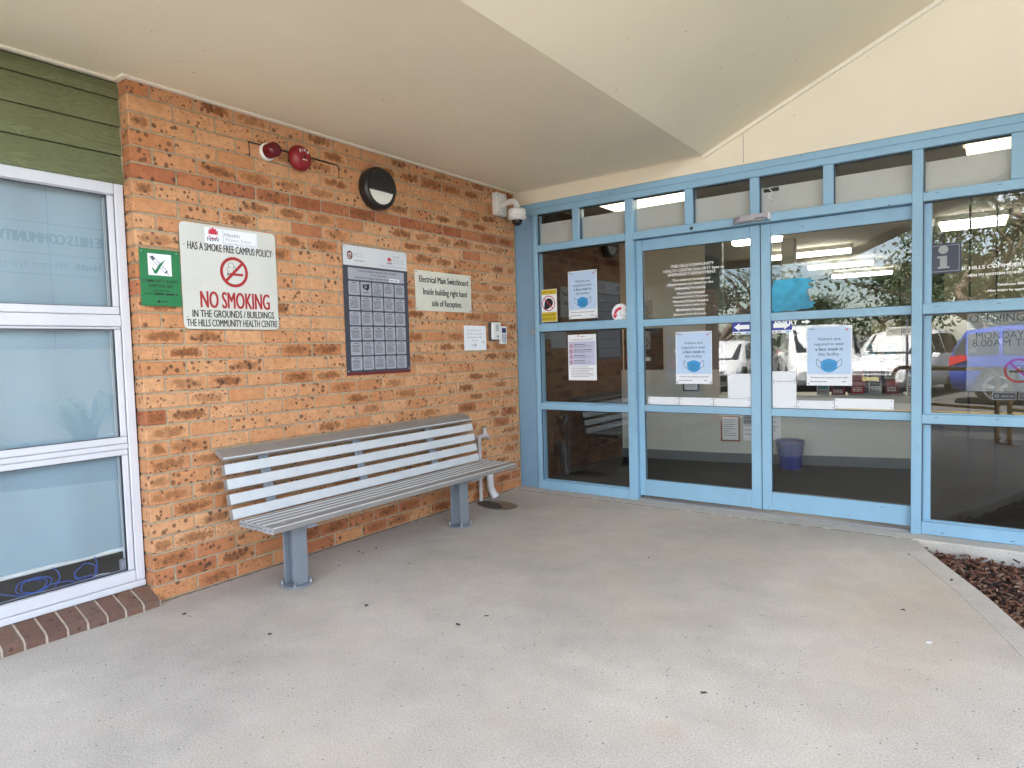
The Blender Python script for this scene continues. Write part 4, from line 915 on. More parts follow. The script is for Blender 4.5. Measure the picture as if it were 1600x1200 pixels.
M_LILAC = mat('lilac_print', (.50, .51, .68), .55)
t, mb, q, w, h = poster('conditions_poster', 'white conditions of entry poster with four red circles', 'poster', .524, 1.010, .810, 1.416, .0515)
q.rect(.008, h*.33, w-.008, h*.85, M_LILAC, .0005); q.text('CONDITIONS OF ENTRY', .03, w-.03, h*.87, .014, M_INKG, .0009, .0); emblem(q, w*.38, h*.935, .024, M_REDL, M_NAVY, False); q.dashes(w*.45, w*.62, h*.95, .006, M_INKG, .0009, random.Random(8))
r_ = random.Random(12)
for k in range(4):
    v = h*(.76-.118*k); q.dashes(.062, w*(.6 if k != 1 else .85), v+.006, .006, M_INK, .0009, r_, 1.); q.dashes(.062, w*.9, v-.006, .004, M_INKG, .0009, r_, .9); q.dashes(.062, w*.9, v-.016, .004, M_INKG, .0009, r_, .6)
for k in range(7): q.dashes(.03, w-.03, h*(.29-.036*k), .004, M_INKG, .0009, r_, 1. if k % 3 else .8)
mb.build('lettering', t)
mb = MB(); q = SB(mb, .524, 1.010, .0503)
for k in range(4): v = h*(.75-.118*k); q.ring(.034, v, .0125, .017, M_REDL, .0009, 24); q.stroke([(.023, v+.011), (.045, v-.011)], .003, M_REDL, .0011); q.disc(.034, v, .006, M_INKG, .0008, 10)
mb.build('symbol', t)
t = thing('round_sticker', 'round white sticker with a red curved arrow', 'sticker', (1.045, .05, 1.52))
mb = MB(); q = SB(mb, 1.046, 1.585, .0515); q.disc(0, 0, .078, M_PAPER, .0008, 36); mb.build('sheet', t)
mb = MB(); q = SB(mb, 1.046, 1.585, .0515); q.ring(.005, -.014, .040, .064, M_REDL, .0014, 20, 80, 175); q.poly([(-.072, -.012), (-.022, -.012), (-.05, -.048)], M_REDL, .0015); q.ring(.02, -.005, .040, .043, M_INKG, .0014, 24, -100, 60); q.ring(.02, -.005, .018, .021, M_INKG, .0014, 20, 120, 300); mb.build('symbol', t)
# torn blue sticker
M_TEAL = mat('faded_blue_film', (.02, .26, .42), .5, var=.5, vscale=7)
r_ = random.Random(14); pts = [(.0, .01), (.02, .0), (.09, .006), (.15, .003), (.2, .012)]
for k in range(16): pts.append((.285+r_.uniform(-.045, .022)-(.03 if 5 < k < 11 else 0), .012+k*.0142))
pts += [(.2, .240), (.1, .236), (.012, .232), (.0, .16)]
t = thing('torn_sticker', 'torn faded blue film stuck on the right sliding door', 'sticker', (2.43, DG, 1.52)); mb = MB(); mb.prism([(2.279+u, DG-.001, 1.522+v) for u, v in pts], (0, .0008, 0), M_TEAL); mb.build('film', t)
# blue arrow stickers either side of the join
M_SBLUE = mat('arrow_blue', (.015, .03, .30), .45)
for lab, x0, x1, sg in (('blue sticker with white arrow pointing left on the left door', 1.988, 2.128, -1), ('blue sticker with white arrow pointing right on the right door', 2.277, 2.418, 1)):
    t, mb, q, w, h = poster('arrow_sticker', lab, 'sticker', x0, 1.366, x1, 1.458, DG, M_PAPER, .0009, 'blue arrow stickers on the doors'); q.rect(0, .022, w, h, M_SBLUE, .0004); q.dashes(.01, w*.5, .006, .007, M_INK, .0006, random.Random(3)); q.dashes(w*.7, w*.97, .006, .008, M_MASKB, .0006, random.Random(3), 1.)
    c = .056; a = (lambda u: u) if sg > 0 else (lambda u: w-u)
    q.poly([(a(.012), c-.016), (a(w*.62), c-.016), (a(w*.62), c-.030), (a(w-.012), c), (a(w*.62), c+.030), (a(w*.62), c+.016), (a(.012), c+.016)], M_WVINYL, .0008); mb.build('arrow', t)
# white cards fixed along the bottom of the middle door panes
M_CARD = mat('white_card', (.72, .74, .78), .6, var=.03)
def card(label, x0, z0, x1, z1):
    t = thing('white_card', label, 'card', ((x0+x1)/2, DG, z0), 'blank white cards fixed to the doors'); mb = MB(); mb.box(x0, DG-.002, z0, x1, DG-.0003, z1, M_CARD); mb.build('sheet', t)
    mb = MB()
    for u, v in ((x0+.012, z0+.012), (x1-.012, z0+.012), (x0+.012, z1-.012), (x1-.012, z1-.012)): mb.cyl((u, DG-.002, v), (u, DG-.0042, v), .0045, M_STEEL, n=10)
    mb.build('screw', t)
card('low blank card at the left bottom of the left door middle pane', 1.284, .812, 1.552, .876)
card('low blank card under the mask poster on the left door', 1.558, .812, 1.832, .876)
card('low blank card at the right bottom of the left door', 1.838, .810, 2.122, .874)
card('square blank card above the low cards at the left door edge', 1.948, .877, 2.124, 1.066)
card('upper blank card at the left edge of the right door', 2.279, 1.012, 2.444, 1.084)
card('tall blank card below the small one on the right door', 2.279, .812, 2.448, 1.009)
card('low blank card under the mask poster on the right door', 2.452, .812, 2.700, .872)
card('low blank card in front of the brochures on the right door', 2.704, .822, 3.067, .892)
# information panel and opening hours panel on the fixed glazing
t, mb, q, w, h = poster('information_sign', 'square navy information sign with a grey letter i', 'sign', 3.250, 1.712, 3.438, 1.903, .0515, mat('dark_navy', (.008, .014, .045), .3))
M_INFO = mat('info_grey', (.30, .31, .32), .4); q.ring(.092, .152, 0.0, .027, M_INFO, .0008, 28); q.poly([(.06, .112), (.112, .112), (.112, .045), (.125, .045), (.125, .032), (.062, .032), (.062, .045), (.074, .045), (.074, .098), (.06, .098)], M_INFO, .0008)
for a, b in (((.012, .014), (.012, .178)), ((.012, .178), (.176, .178)), ((.176, .178), (.176, .014)), ((.176, .014), (.012, .014))): q.stroke([a, b], .003, M_INFO, .0008)
mb.build('symbol', t)
def make_translucent(name, rgb, alpha):
    m, t, b = nodes_of(name); b.inputs['Base Color'].default_value = (*rgb, 1); b.inputs['Alpha'].default_value = alpha; b.inputs['Roughness'].default_value = .4
    c = coords(t); L(t, ramp(t, noise(t, c, 4, 3), [(.3, tuple(x*.94 for x in rgb)), (.7, rgb)]), b.inputs['Base Color']); return m
M_HAZEP = make_translucent('frosted_grey_vinyl', (.34, .35, .36), .82)
t = thing('opening_hours_panel', 'grey translucent opening hours panel on the fixed glazing', 'sign', (3.9, .05, .96))
mb = MB(); mb.box(3.470, .0605, .955, 4.16, .0620, 1.452, M_HAZEP); mb.build('film', t)
mb = MB(); q = SB(mb, 0, 0, .0604)
q.text('OPENING HOURS', 3.485, 3.99, 1.390, .046, M_INK, .001, -.01); q.text('MONDAY - FRIDAY', 3.518, 3.99, 1.284, .043, M_INK, .001, -.01); q.text('8.00AM TILL 5.00PM', 3.499, 4.03, 1.237, .043, M_INK, .001, -.01); mb.build('lettering', t)
mb = MB(); q = SB(mb, 0, 0, .0603); q.ring(3.735, 1.085, .062, .076, M_REDI, .001, 40); q.stroke([(3.69, 1.133), (3.78, 1.037)], .013, M_REDI, .0012); q.rect(3.688, 1.073, 3.76, 1.086, M_INK, .0008); q.ring(3.735, 1.108, .01, .013, M_INK, .0008, 16, 0, 270); q.ring(3.758, 1.105, .01, .013, M_INK, .0008, 16, 0, 270); mb.build('symbol', t)
for lab, x0 in (('small black camera notice under the opening hours panel, by the mullion', 3.605), ('small black camera notice under the opening hours panel, further right', 3.735)):
    t, mb, q, w, h = poster('camera_notice', lab, 'sticker', x0, .905, x0+.118, .950, .0515, M_BLACK, .0009, 'small black camera notices'); q.dashes(.045, .11, .018, .006, M_INKG, .0006, random.Random(2)); q.ring(.022, .022, .006, .01, M_INKG, .0006, 12)
    for a, b in (((.001, .001), (w-.001, .001)), ((.001, h-.001), (w-.001, h-.001)), ((.001, .001), (.001, h-.001)), ((w-.001, .001), (w-.001, h-.001))): q.stroke([a, b], .002, M_GREY, .0006)
    mb.build('lettering', t)

# ================================================================== RECEPTION INTERIOR
IX0, IX1, IY1, IZ = .10, 8.0, 12.4, 2.66
mb = MB(); mb.box(-.3, .161, -.1, IX1, IY1, .002, M_CARPET); mb.box(.204, .1005, -.1, 1.2, .161, .002, M_CARPET); mb.box(3.236, .2005, -.1, 7.2, .161, .001, M_CARPET); tag(mb.build('carpet'), kind='structure')
M_ICEIL = mat('ceiling_tile', (.36, .33, .28), .8, var=.03, vscale=2)
mb = MB(); mb.box(-.3, .52, IZ, IX1, IY1, IZ+.03, M_ICEIL); mb.box(-.3, .121, HC+.03, IX1, .52, HC+.06, M_ICEIL); tag(mb.build('ceiling'), kind='structure')
def iwall(label, x0, y0, x1, y1, z0, z1, m, name='interior_wall'):
    mb = MB(); mb.box(x0, y0, z0, x1, y1, z1, m); return tag(mb.build(name), label, 'wall')
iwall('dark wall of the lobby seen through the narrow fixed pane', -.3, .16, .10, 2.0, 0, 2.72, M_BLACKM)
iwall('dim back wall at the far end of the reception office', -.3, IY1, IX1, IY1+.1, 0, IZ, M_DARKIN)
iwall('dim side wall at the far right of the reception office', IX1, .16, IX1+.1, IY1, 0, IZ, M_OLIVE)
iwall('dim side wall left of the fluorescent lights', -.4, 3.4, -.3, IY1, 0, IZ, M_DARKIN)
iwall('olive wall behind the fixed glazing with a pin board', 3.12, 5.2, IX1, 5.3, 0, IZ, M_OLIVE)
# reception front: angled wall on the left, low counter on the right
P0, P1, P2, P3 = Vector((.10, 1.955, 0)), Vector((1.197, 2.095, 0)), Vector((3.127, 2.582, 0)), Vector((3.09, 3.4, 0))
rc = thing('reception_counter', 'low white reception counter with dark skirting behind the doors', 'counter', (1.9, 2.3, 0))
def wallseg(mb, a, b, z0, z1, th, m):
    d = (b-a).normalized(); n = Vector((-d.y, d.x, 0))*th; mb.prism([a+Vector((0, 0, z0)), b+Vector((0, 0, z0)), b+n+Vector((0, 0, z0)), a+n+Vector((0, 0, z0))], (0, 0, z1-z0), m)
mb = MB(); wallseg(mb, P0, P1, 0, 1.02, .1, M_INWALL2); wallseg(mb, P1, P2, 0, .70, .1, M_INWALL2); wallseg(mb, P2, P3, 0, .70, .1, M_INWALL2); mb.build('front', rc)
mb = MB(); mb.box(3.02, 2.595, 0, 3.118, 2.72, 1.44, M_INWALL2, .004); mb.build('end_post', rc)
mb = MB(); o_ = Vector((0, -.012, 0))
for a, b in ((P0, P1), (P1, P2)): wallseg(mb, a+o_, b+o_, 0, .105, .011, M_SKIRT)
mb.build('skirting', rc)
mb = MB(); d = (P2-P1).normalized(); n = Vector((-d.y, d.x, 0)); wallseg(mb, P1-n*.02, P2-n*.02, .701, .735, .55, M_INWALL2); mb.build('counter_top', rc)
mb = MB(); wallseg(mb, P0, P1-Vector((.13, .0166, 0)), 1.50, IZ, .1, M_INWALL); tag(mb.build('reception_wall'), 'beige plaster wall above the dark hatch left of the reception', 'wall')
mb = MB(); wallseg(mb, P1-Vector((.60, .0766, 0)), P1-Vector((.13, .0166, 0)), 1.021, 1.499, .1, M_INWALL); wallseg(mb, P1-Vector((.128, .0164, 0)), P1+Vector((.05, .013, 0)), 1.021, IZ, .1, mat('grey_green_column', (.10, .12, .12), .6)); tag(mb.build('hatch_pier'), 'grey green column at the right end of the beige reception wall', 'column')
# hatch with dark cabinet
hc = thing('wall_cabinet', 'dark cabinet with a grey box in the reception hatch', 'cabinet', (.35, 2.0, 1.02))
mb = MB(); d = (P1-P0).normalized(); n = Vector((-d.y, d.x, 0)); wallseg(mb, P0+n*.10, P1-Vector((.6, .0766, 0))+n*.10, 1.021, 1.499, .02, M_DARKIN); mb.build('back', hc)
mb = MB(); a = P0+n*.02; wallseg(mb, a+d*.06, a+d*.34, 1.26, 1.47, .06, M_GREY); mb.build('grey_box', hc)
mb = MB(); wallseg(mb, a+d*.05, a+d*.11, 1.12, 1.18, .05, M_RED); wallseg(mb, a+d*.115, a+d*.34, 1.125, 1.17, .05, M_PAPER); mb.build('label_strip', hc)
mb = MB(); mb.tube([a+d*q+Vector((0, -.01, z)) for q, z in ((.10, 1.40), (.09, 1.30), (.13, 1.27), (.22, 1.265), (.3, 1.28), (.33, 1.33), (.30, 1.40))], .006, M_BLACK, 6); mb.build('phone_cord', hc)
def on_wall(P, d, s, z): return P+d*s+Vector((0, 0, z))
dn = (P1-P0).normalized(); nn = Vector((dn.y, -dn.x, 0))
def wall_sheet(name, label, cat, P, s0, z0, s1, z1, m, frame=None, lines=0, seed=1, hdr=None, group=None, dd=None):
    d_ = dd or dn; n_ = Vector((d_.y, -d_.x, 0)); t = thing(name, label, cat, on_wall(P, d_, (s0+s1)/2, z0), group); mb = MB()
    if frame: mb.prism([on_wall(P, d_, s0, z0)+n_*.002, on_wall(P, d_, s1, z0)+n_*.002, on_wall(P, d_, s1, z1)+n_*.002, on_wall(P, d_, s0, z1)+n_*.002], n_*.012, frame); mb.build('frame', t); mb = MB()
    i = .018 if frame else 0; off = .0145 if frame else .002
    mb.prism([on_wall(P, d_, s0+i, z0+i)+n_*off, on_wall(P, d_, s1-i, z0+i)+n_*off, on_wall(P, d_, s1-i, z1-i)+n_*off, on_wall(P, d_, s0+i, z1-i)+n_*off], n_*.002, m); mb.build('sheet', t)
    if lines or hdr:
        mb = MB(); q = Surf(mb, on_wall(P, d_, s0+i, z0+i)+n_*(off+.002), d_, (0, 0, 1), n_); w, h = s1-s0-2*i, z1-z0-2*i; r_ = random.Random(seed)
        if hdr: q.rect(0, h*.62, w, h, hdr, .001)
        for k in range(lines): q.dashes(w*.1, w*.9, h*(.88-.8*k/max(lines, 1)), h*.022, M_INK, .0016, r_, r_.uniform(.5, 1.))
        mb.build('print', t)
    return t
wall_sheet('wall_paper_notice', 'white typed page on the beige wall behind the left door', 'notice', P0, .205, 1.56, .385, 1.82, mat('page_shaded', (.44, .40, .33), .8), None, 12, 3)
wall_sheet('framed_notice', 'black framed notice behind the mask poster on the left door', 'notice', P0, .72, .78, .90, 1.01, M_PAPER, M_BLACK, 7, 5)
d2_ = (P2-P1).normalized()
M_ORANGE = mat('orange_frame', (.30, .09, .03), .5)
wall_sheet('framed_certificate', 'orange brown framed page low on the reception counter', 'notice', P1, .02, .235, .22, .515, M_PAPER, M_ORANGE, 8, 6, dd=d2_)
wall_sheet('counter_page', 'white page with dark picture taped beside the framed certificate', 'notice', P1, .255, .245, .40, .53, M_PAPER, None, 5, 7, M_GREY, dd=d2_)
wall_sheet('counter_page', 'white printed page taped to the counter above the blue bin', 'notice', P1, .46, .26, .63, .53, M_PAPER, None, 9, 8, dd=d2_)
# waste bin
wbn = thing('waste_bin', 'blue waste bin with clear liner on the dark carpet', 'bin', (1.95, 2.03, 0))
M_BIN = mat('bin_blue', (.015, .03, .26), .4); M_LINER = make_translucent('clear_liner', (.45, .50, .70), .28)
mb = MB(); mb.lathe((1.95, 2.03, .004), (0, 0, 1), [(0, 0), (.098, 0), (.102, .01), (.128, .27), (.135, .275), (.134, .285), (.124, .28), (.10, .02), (0, .02)], M_BIN, 32); mb.build('bucket', wbn)
mb = MB(); mb.lathe((1.95, 2.03, .004), (0, 0, 1), [(.122, .14), (.130, .18), (.132, .22), (.138, .25), (.139, .292), (.130, .298), (.118, .27)], M_LINER, 24); mb.build('liner', wbn)
# star poster and white pages in the office
mb = MB(); mb.box(1.36, 3.3, 1.02, 1.72, 3.33, 1.48, M_BLACKM); tp = thing('star_poster', 'black poster with white stars seen near the door join', 'poster', (1.55, 3.3, 1.02)); mb.build('sheet', tp)
mb = MB(); q = SB(mb, 1.36, 1.02, 3.3)
for cu, cv, r0 in ((.2, .17, .12), (.31, .36, .09), (.13, .36, .07)):
    q.poly([(cu+(r0 if k % 2 == 0 else r0*.4)*math.sin(math.pi*k/5+.3), cv+(r0 if k % 2 == 0 else r0*.4)*math.cos(math.pi*k/5+.3)) for k in range(10)], M_PAPER, .002)
mb.build('stars', tp)
# brochures on the counter
br = thing('brochure_stand', 'clear stepped brochure stand on the reception counter', 'stand', (2.6, 2.5, .736))
mb = MB(); base_p = P1; 
def cpt(s, z, o=0): return P1+d2_*s+Vector((-d2_.y, d2_.x, 0))*o+Vector((0, 0, z))
nb = Vector((-d2_.y, d2_.x, 0))
mb.prism([cpt(1.28, .736, .04), cpt(1.78, .736, .04), cpt(1.78, .736, .16), cpt(1.28, .736, .16)], (0, 0, .012), M_GREY); mb.prism([cpt(1.28, .749, .148), cpt(1.78, .749, .148), cpt(1.78, .749, .16), cpt(1.28, .749, .16)], (0, 0, .37), mat('rack_dark', (.03, .03, .04), .4)); mb.build('rack', br)
BC = dict(red=(.30, .03, .03), pink=(.42, .16, .18), teal=(.01, .14, .16), grey=(.32, .33, .34), white=(.52, .52, .50), maroon=(.18, .03, .05), black=(.02, .02, .02), mauve=(.30, .22, .30))
def brochure(label, s0, z0, w, h, o, colr, hdr):
    t = thing('brochure', label, 'brochure', cpt(s0+w/2, z0, o), 'brochures on the reception counter'); mb = MB(); mb.prism([cpt(s0, z0, o), cpt(s0+w, z0, o), cpt(s0+w, z0, o+.008), cpt(s0, z0, o+.008)], (0, 0, h), mat('brochure_'+colr, BC[colr], .5)); mb.build('cover', t)
    mb = MB(); q = Surf(mb, cpt(s0, z0, o), d2_, (0, 0, 1), -nb); r_ = random.Random(int(s0*100+z0*50)); q.rect(w*.1, h*.58, w*.9, h*.9, mat('brochure_'+hdr, BC[hdr], .5), .001)
    for k in range(3): q.dashes(w*.12, w*.88, h*(.42-.12*k), h*.045, M_WVINYL if colr in ('red', 'teal', 'maroon', 'black') else M_INK, .001, r_)
    mb.build('print', t)
for a in (('red brochure in the front row of the counter stand', 1.30, .75, .125, .14, .05, 'red', 'pink'), ('grey brochure with dark picture in the front row', 1.46, .75, .115, .135, .05, 'grey', 'black'), ('maroon brochure at the right of the front row', 1.61, .75, .125, .15, .05, 'maroon', 'red'),
          ('pale pink brochure in the middle row of the stand', 1.30, .89, .12, .13, .09, 'pink', 'white'), ('mauve brochure in the middle row of the stand', 1.45, .89, .125, .12, .09, 'mauve', 'maroon'), ('white brochure with maroon picture in the middle row', 1.61, .90, .12, .12, .09, 'white', 'maroon'),
          ('white and black brochure in the back row of the stand', 1.30, 1.02, .12, .11, .13, 'white', 'black'), ('mauve and white brochure in the back row', 1.45, 1.01, .12, .13, .13, 'mauve', 'white'), ('black brochure with pale band in the back row', 1.60, 1.02, .13, .13, .13, 'black', 'grey'),
          ('low white leaflet leaning right of the brochure stand', 1.80, .737, .11, .20, .06, 'white', 'grey'), ('dark grey leaflet on the counter left of the stand', .98, .737, .12, .11, .06, 'grey', 'teal'), ('maroon leaflet on the counter left of the stand', 1.12, .737, .13, .11, .06, 'maroon', 'black')): brochure(*a)
for lab, s0 in (('narrow teal banner standing behind the brochures, on the left', 1.44), ('wider teal banner standing behind the brochures, on the right', 1.615)):
    t = thing('teal_banner', lab, 'banner', cpt(s0, .736, .20), 'teal banners behind the brochures'); mb = MB(); mb.prism([cpt(s0, .736, .20), cpt(s0+.115, .736, .20), cpt(s0+.115, .736, .215), cpt(s0, .736, .215)], (0, 0, .52), mat('banner_teal', (.012, .13, .15), .5)); mb.build('panel', t)
    mb = MB(); q = Surf(mb, cpt(s0, .736, .20), d2_, (0, 0, 1), -nb); q.dashes(.015, .1, .46, .01, M_WVINYL, .001, random.Random(1)); q.dashes(.015, .1, .44, .008, M_WVINYL, .001, random.Random(2)); mb.build('print', t)
# office columns and a dark partition
for lab, x, y in (('olive office column left of the fluorescent tubes', 1.35, 4.2), ('slim dark office column behind the right door', 2.6, 5.6)):
    mb = MB(); mb.box(x, y, 0, x+.16, y+.16, IZ, mat('column_paint', (.07, .07, .055), .7) if x < 2 else M_DARKIN, .006); tag(mb.build('office_column'), lab, 'column')
mb = MB(); mb.box(1.9, 8.2, 0, 3.6, 8.3, 1.6, M_OLIVE); mb.box(1.9, 8.19, 1.6, 3.6, 8.31, 1.64, M_DARKIN); tag(mb.build('office_partition'), 'low olive office partition deep behind the right door', 'partition')
pb = thing('pin_board', 'yellow green pin board on the olive wall behind the fixed glazing', 'board', (3.68, 5.19, 1.2)); mb = MB(); mb.box(3.64, 5.175, 1.22, 4.25, 5.198, 1.66, mat('board_felt', (.26, .24, .09), .9), .003); mb.build('felt', pb)
mb = MB(); mb.box(3.64, 5.172, 1.66, 4.25, 5.199, 1.70, M_DARKIN); mb.build('top_rail', pb)
mb = MB(); mb.box(3.445, 1.62, 0, 3.462, 1.66, IZ, M_BLACKM); mb.box(3.625, 1.62, 0, 3.64, 1.66, IZ, M_BLACKM); tag(mb.build('partition_posts'), 'thin dark glazing posts inside the fixed glazing', 'posts')
# ceiling lights
M_PANEL = mat('light_panel', (.9, .9, .85), .5, emit=((1, .91, .74), 1.8)); M_SOFTP = mat('soft_light_panel', (.8, .75, .62), .5, emit=((1, .82, .56), .42))
def tube_light(label, x0, x1, y, z, h=.05, dp=.14, em=None):
    t = thing('ceiling_light', label, 'ceiling light', ((x0+x1)/2, y, z), 'fluorescent lights inside the reception'); mb = MB(); mb.box(x0, y-dp/2, z, x1, y+dp/2, z+h, em or M_TUBE, .004); mb.build('diffuser', t)
    mb = MB(); mb.box(x0-.02, y-dp/2-.01, z+h, x1+.02, y+dp/2+.01, IZ if z > 2.4 and y > .5 else z+h+.03, M_WHITEP); mb.build('tray', t)
tube_light('nearest long fluorescent light seen through the right door', .89, 1.98, 5.45, 2.55)
tube_light('second fluorescent light back seen through the right door', 1.04, 2.02, 7.4, 2.55)
tube_light('third fluorescent light back seen through the right door', 1.05, 2.08, 9.5, 2.55)
tube_light('fluorescent light at the top right of the left door', .93, 1.5, 3.55, 2.55)
tube_light('wide fluorescent panel seen through the fixed right glazing', 3.13, 3.73, 4.1, 2.55, .05, .4, M_PANEL)
tube_light('fluorescent batten behind the transom panes left of the doors', .80, 1.52, .30, 2.535, .05, .38, M_SOFTP)
tube_light('fluorescent batten behind the transom panes right of the doors', 3.45, 4.5, .30, 2.535, .05, .38, M_SOFTP)
# building shell so that no daylight leaks into the office
mb = MB(); mb.box(-.6, IY1+.1, 0, IX1+.6, IY1+.3, 2.9, M_CREAM2); mb.box(IX1+.1, .2, 0, IX1+.3, IY1, 2.9, M_CREAM2); mb.box(-.6, .2, 0, -.4, IY1, 2.9, M_CREAM2); mb.box(-.6, .12, HC+.1, IX1+.6, IY1+.3, HC+.14, M_CREAM2)
mb.box(5.165, .0, -.1, IX1+.3, .12, HEAD, M_CREAM2); tag(mb.build('building_shell'), 'plain cream outer walls of the health centre around the office', 'building')

# ================================================================== LOOSE LEAVES ON THE FLOOR
M_LEAF = mat('dry_leaf', (.035, .025, .018), .8)
def leaf(x, y, l, a, seed):
    r_ = random.Random(seed); mb = MB(); c, s_ = math.cos(a), math.sin(a); pts = [(-.5, 0), (-.2, .2), (.15, .22), (.5, .02), (.2, -.18), (-.25, -.2)]
    vs = [(x+l*(u*c-v*s_), y+l*(u*s_+v*c), .004+.006*r_.random()) for u, v in pts]; mb.prism(vs, (0, 0, .0015), M_LEAF)
    tag(mb.build('dry_leaf'), 'small dark dry leaf lying on the concrete floor', 'leaf', 'dry leaves on the concrete')
LEAVES = [(1.557, -2.733), (1.002, -2.806), (0.879, -3.286), (1.027, -2.472), (0.715, -2.207), (0.297, -2.097), (0.304, -2.219), (0.251, -2.205), (1.911, -1.358), (3.205, -0.51), (3.432, -0.88), (3.26, -1.462), (0.286, -3.38), (0.344, -3.381), (1.981, -2.717), (2.733, -2.705), (0.365, -2.461), (1.611, -2.585)]
for i, (x, y) in enumerate(LEAVES): leaf(x, y, (.028, .022, .026, .014, .012)[i % 5] if i > 1 else .030, i*1.7, i)

# ================================================================== THE CAR PARK ACROSS THE ROAD (seen in the glass)
def make_rail(label, a, b, loop_a=True):
    t = thing('handrail', label, 'handrail', (*a, 0), 'tan tubular handrails at the kerb'); A_, B_ = Vector((*a, 0)), Vector((*b, 0)); d = (B_-A_).normalized(); r = .14; H = .90
    pts = [A_, A_+Vector((0, 0, H-r))]+[A_+d*(r-r*math.cos(k*math.pi/10))+Vector((0, 0, H-r+r*math.sin(k*math.pi/10))) for k in range(1, 6)]
    pts += [B_-d*(r-r*math.sin(k*math.pi/10))+Vector((0, 0, H-r+r*math.cos(k*math.pi/10))) for k in range(0, 6)]+[B_]
    mb = MB(); mb.tube(pts, .028, M_TAN, 12); mb.build('rail', t)
    mb = MB(); mb.tube([A_+Vector((0, 0, .42)), B_+Vector((0, 0, .42))], .020, M_TAN, 10); mb.build('mid_rail', t)
    for p in (A_, B_): mb = MB(); mb.cyl(p, p+Vector((0, 0, .012)), .07, M_TAN, n=20); mb.build('base_plate', t)
M_TAN = mat('tan_paint', (.56, .34, .16), .45, var=.08)
make_rail('tan tubular handrail along the kerb, nearer the bench side', (2.50, -5.50), (3.68, -4.72))
make_rail('tan tubular handrail along the kerb, nearer the mulch bed side', (3.80, -4.64), (4.9, -4.05))
M_TYRE = mat('tyre_rubber', (.012, .012, .013), .8); M_ALLOY = mat('alloy_wheel', (.55, .56, .58), .3, .7); M_CGLASS = mat('car_glass', (.015, .02, .024), .05, spec=.8)
M_LAMP = mat('headlamp_lens', (.55, .58, .62), .1, .3); M_TAIL = mat('tail_lamp_red', (.40, .01, .012), .15); M_CHROME = mat('chrome_strip', (.6, .6, .62), .12, .95); M_PLATE = mat('number_plate', (.6, .55, .25), .5)
def paint(name, c): return mat(name, c, .18, .0, var=.02, vscale=2, spec=.7)
SUV = [(-2.25, .50, .92, .96, .70, .78, .74, .60), (-2.18, .34, .98, 1.22, .80, .86, .82, .64), (-1.95, .28, 1.0, 1.60, .86, .90, .86, .62), (-1.35, .26, 1.0, 1.68, .88, .92, .88, .66), (-.45, .26, .99, 1.70, .88, .92, .88, .67), (.30, .26, .98, 1.64, .88, .92, .88, .66), (1.08, .26, .98, 1.03, .88, .92, .86, .70), (1.75, .28, .92, .97, .86, .90, .80, .66), (2.12, .34, .80, .86, .80, .84, .72, .58), (2.25, .42, .66, .70, .72, .76, .64, .5)]
VAN = [(-2.5, .45, 1.05, 1.2, .80, .86, .84, .74), (-2.45, .34, 1.1, 1.80, .86, .90, .88, .78), (-1.6, .30, 1.12, 1.92, .90, .94, .91, .80), (-.2, .30, 1.10, 1.94, .90, .94, .91, .80), (.7, .30, 1.06, 1.86, .90, .94, .90, .78), (1.55, .30, 1.04, 1.10, .90, .93, .88, .74), (2.05, .32, .94, 1.0, .86, .90, .82, .68), (2.35, .38, .80, .86, .80, .84, .74, .6), (2.45, .46, .66, .70, .72, .76, .66, .5)]
HAT = [(x*.93, a, b*.95, c*.91, d*.96, e*.96, f_*.96, g*.96) for x, a, b, c, d, e, f_, g in SUV]
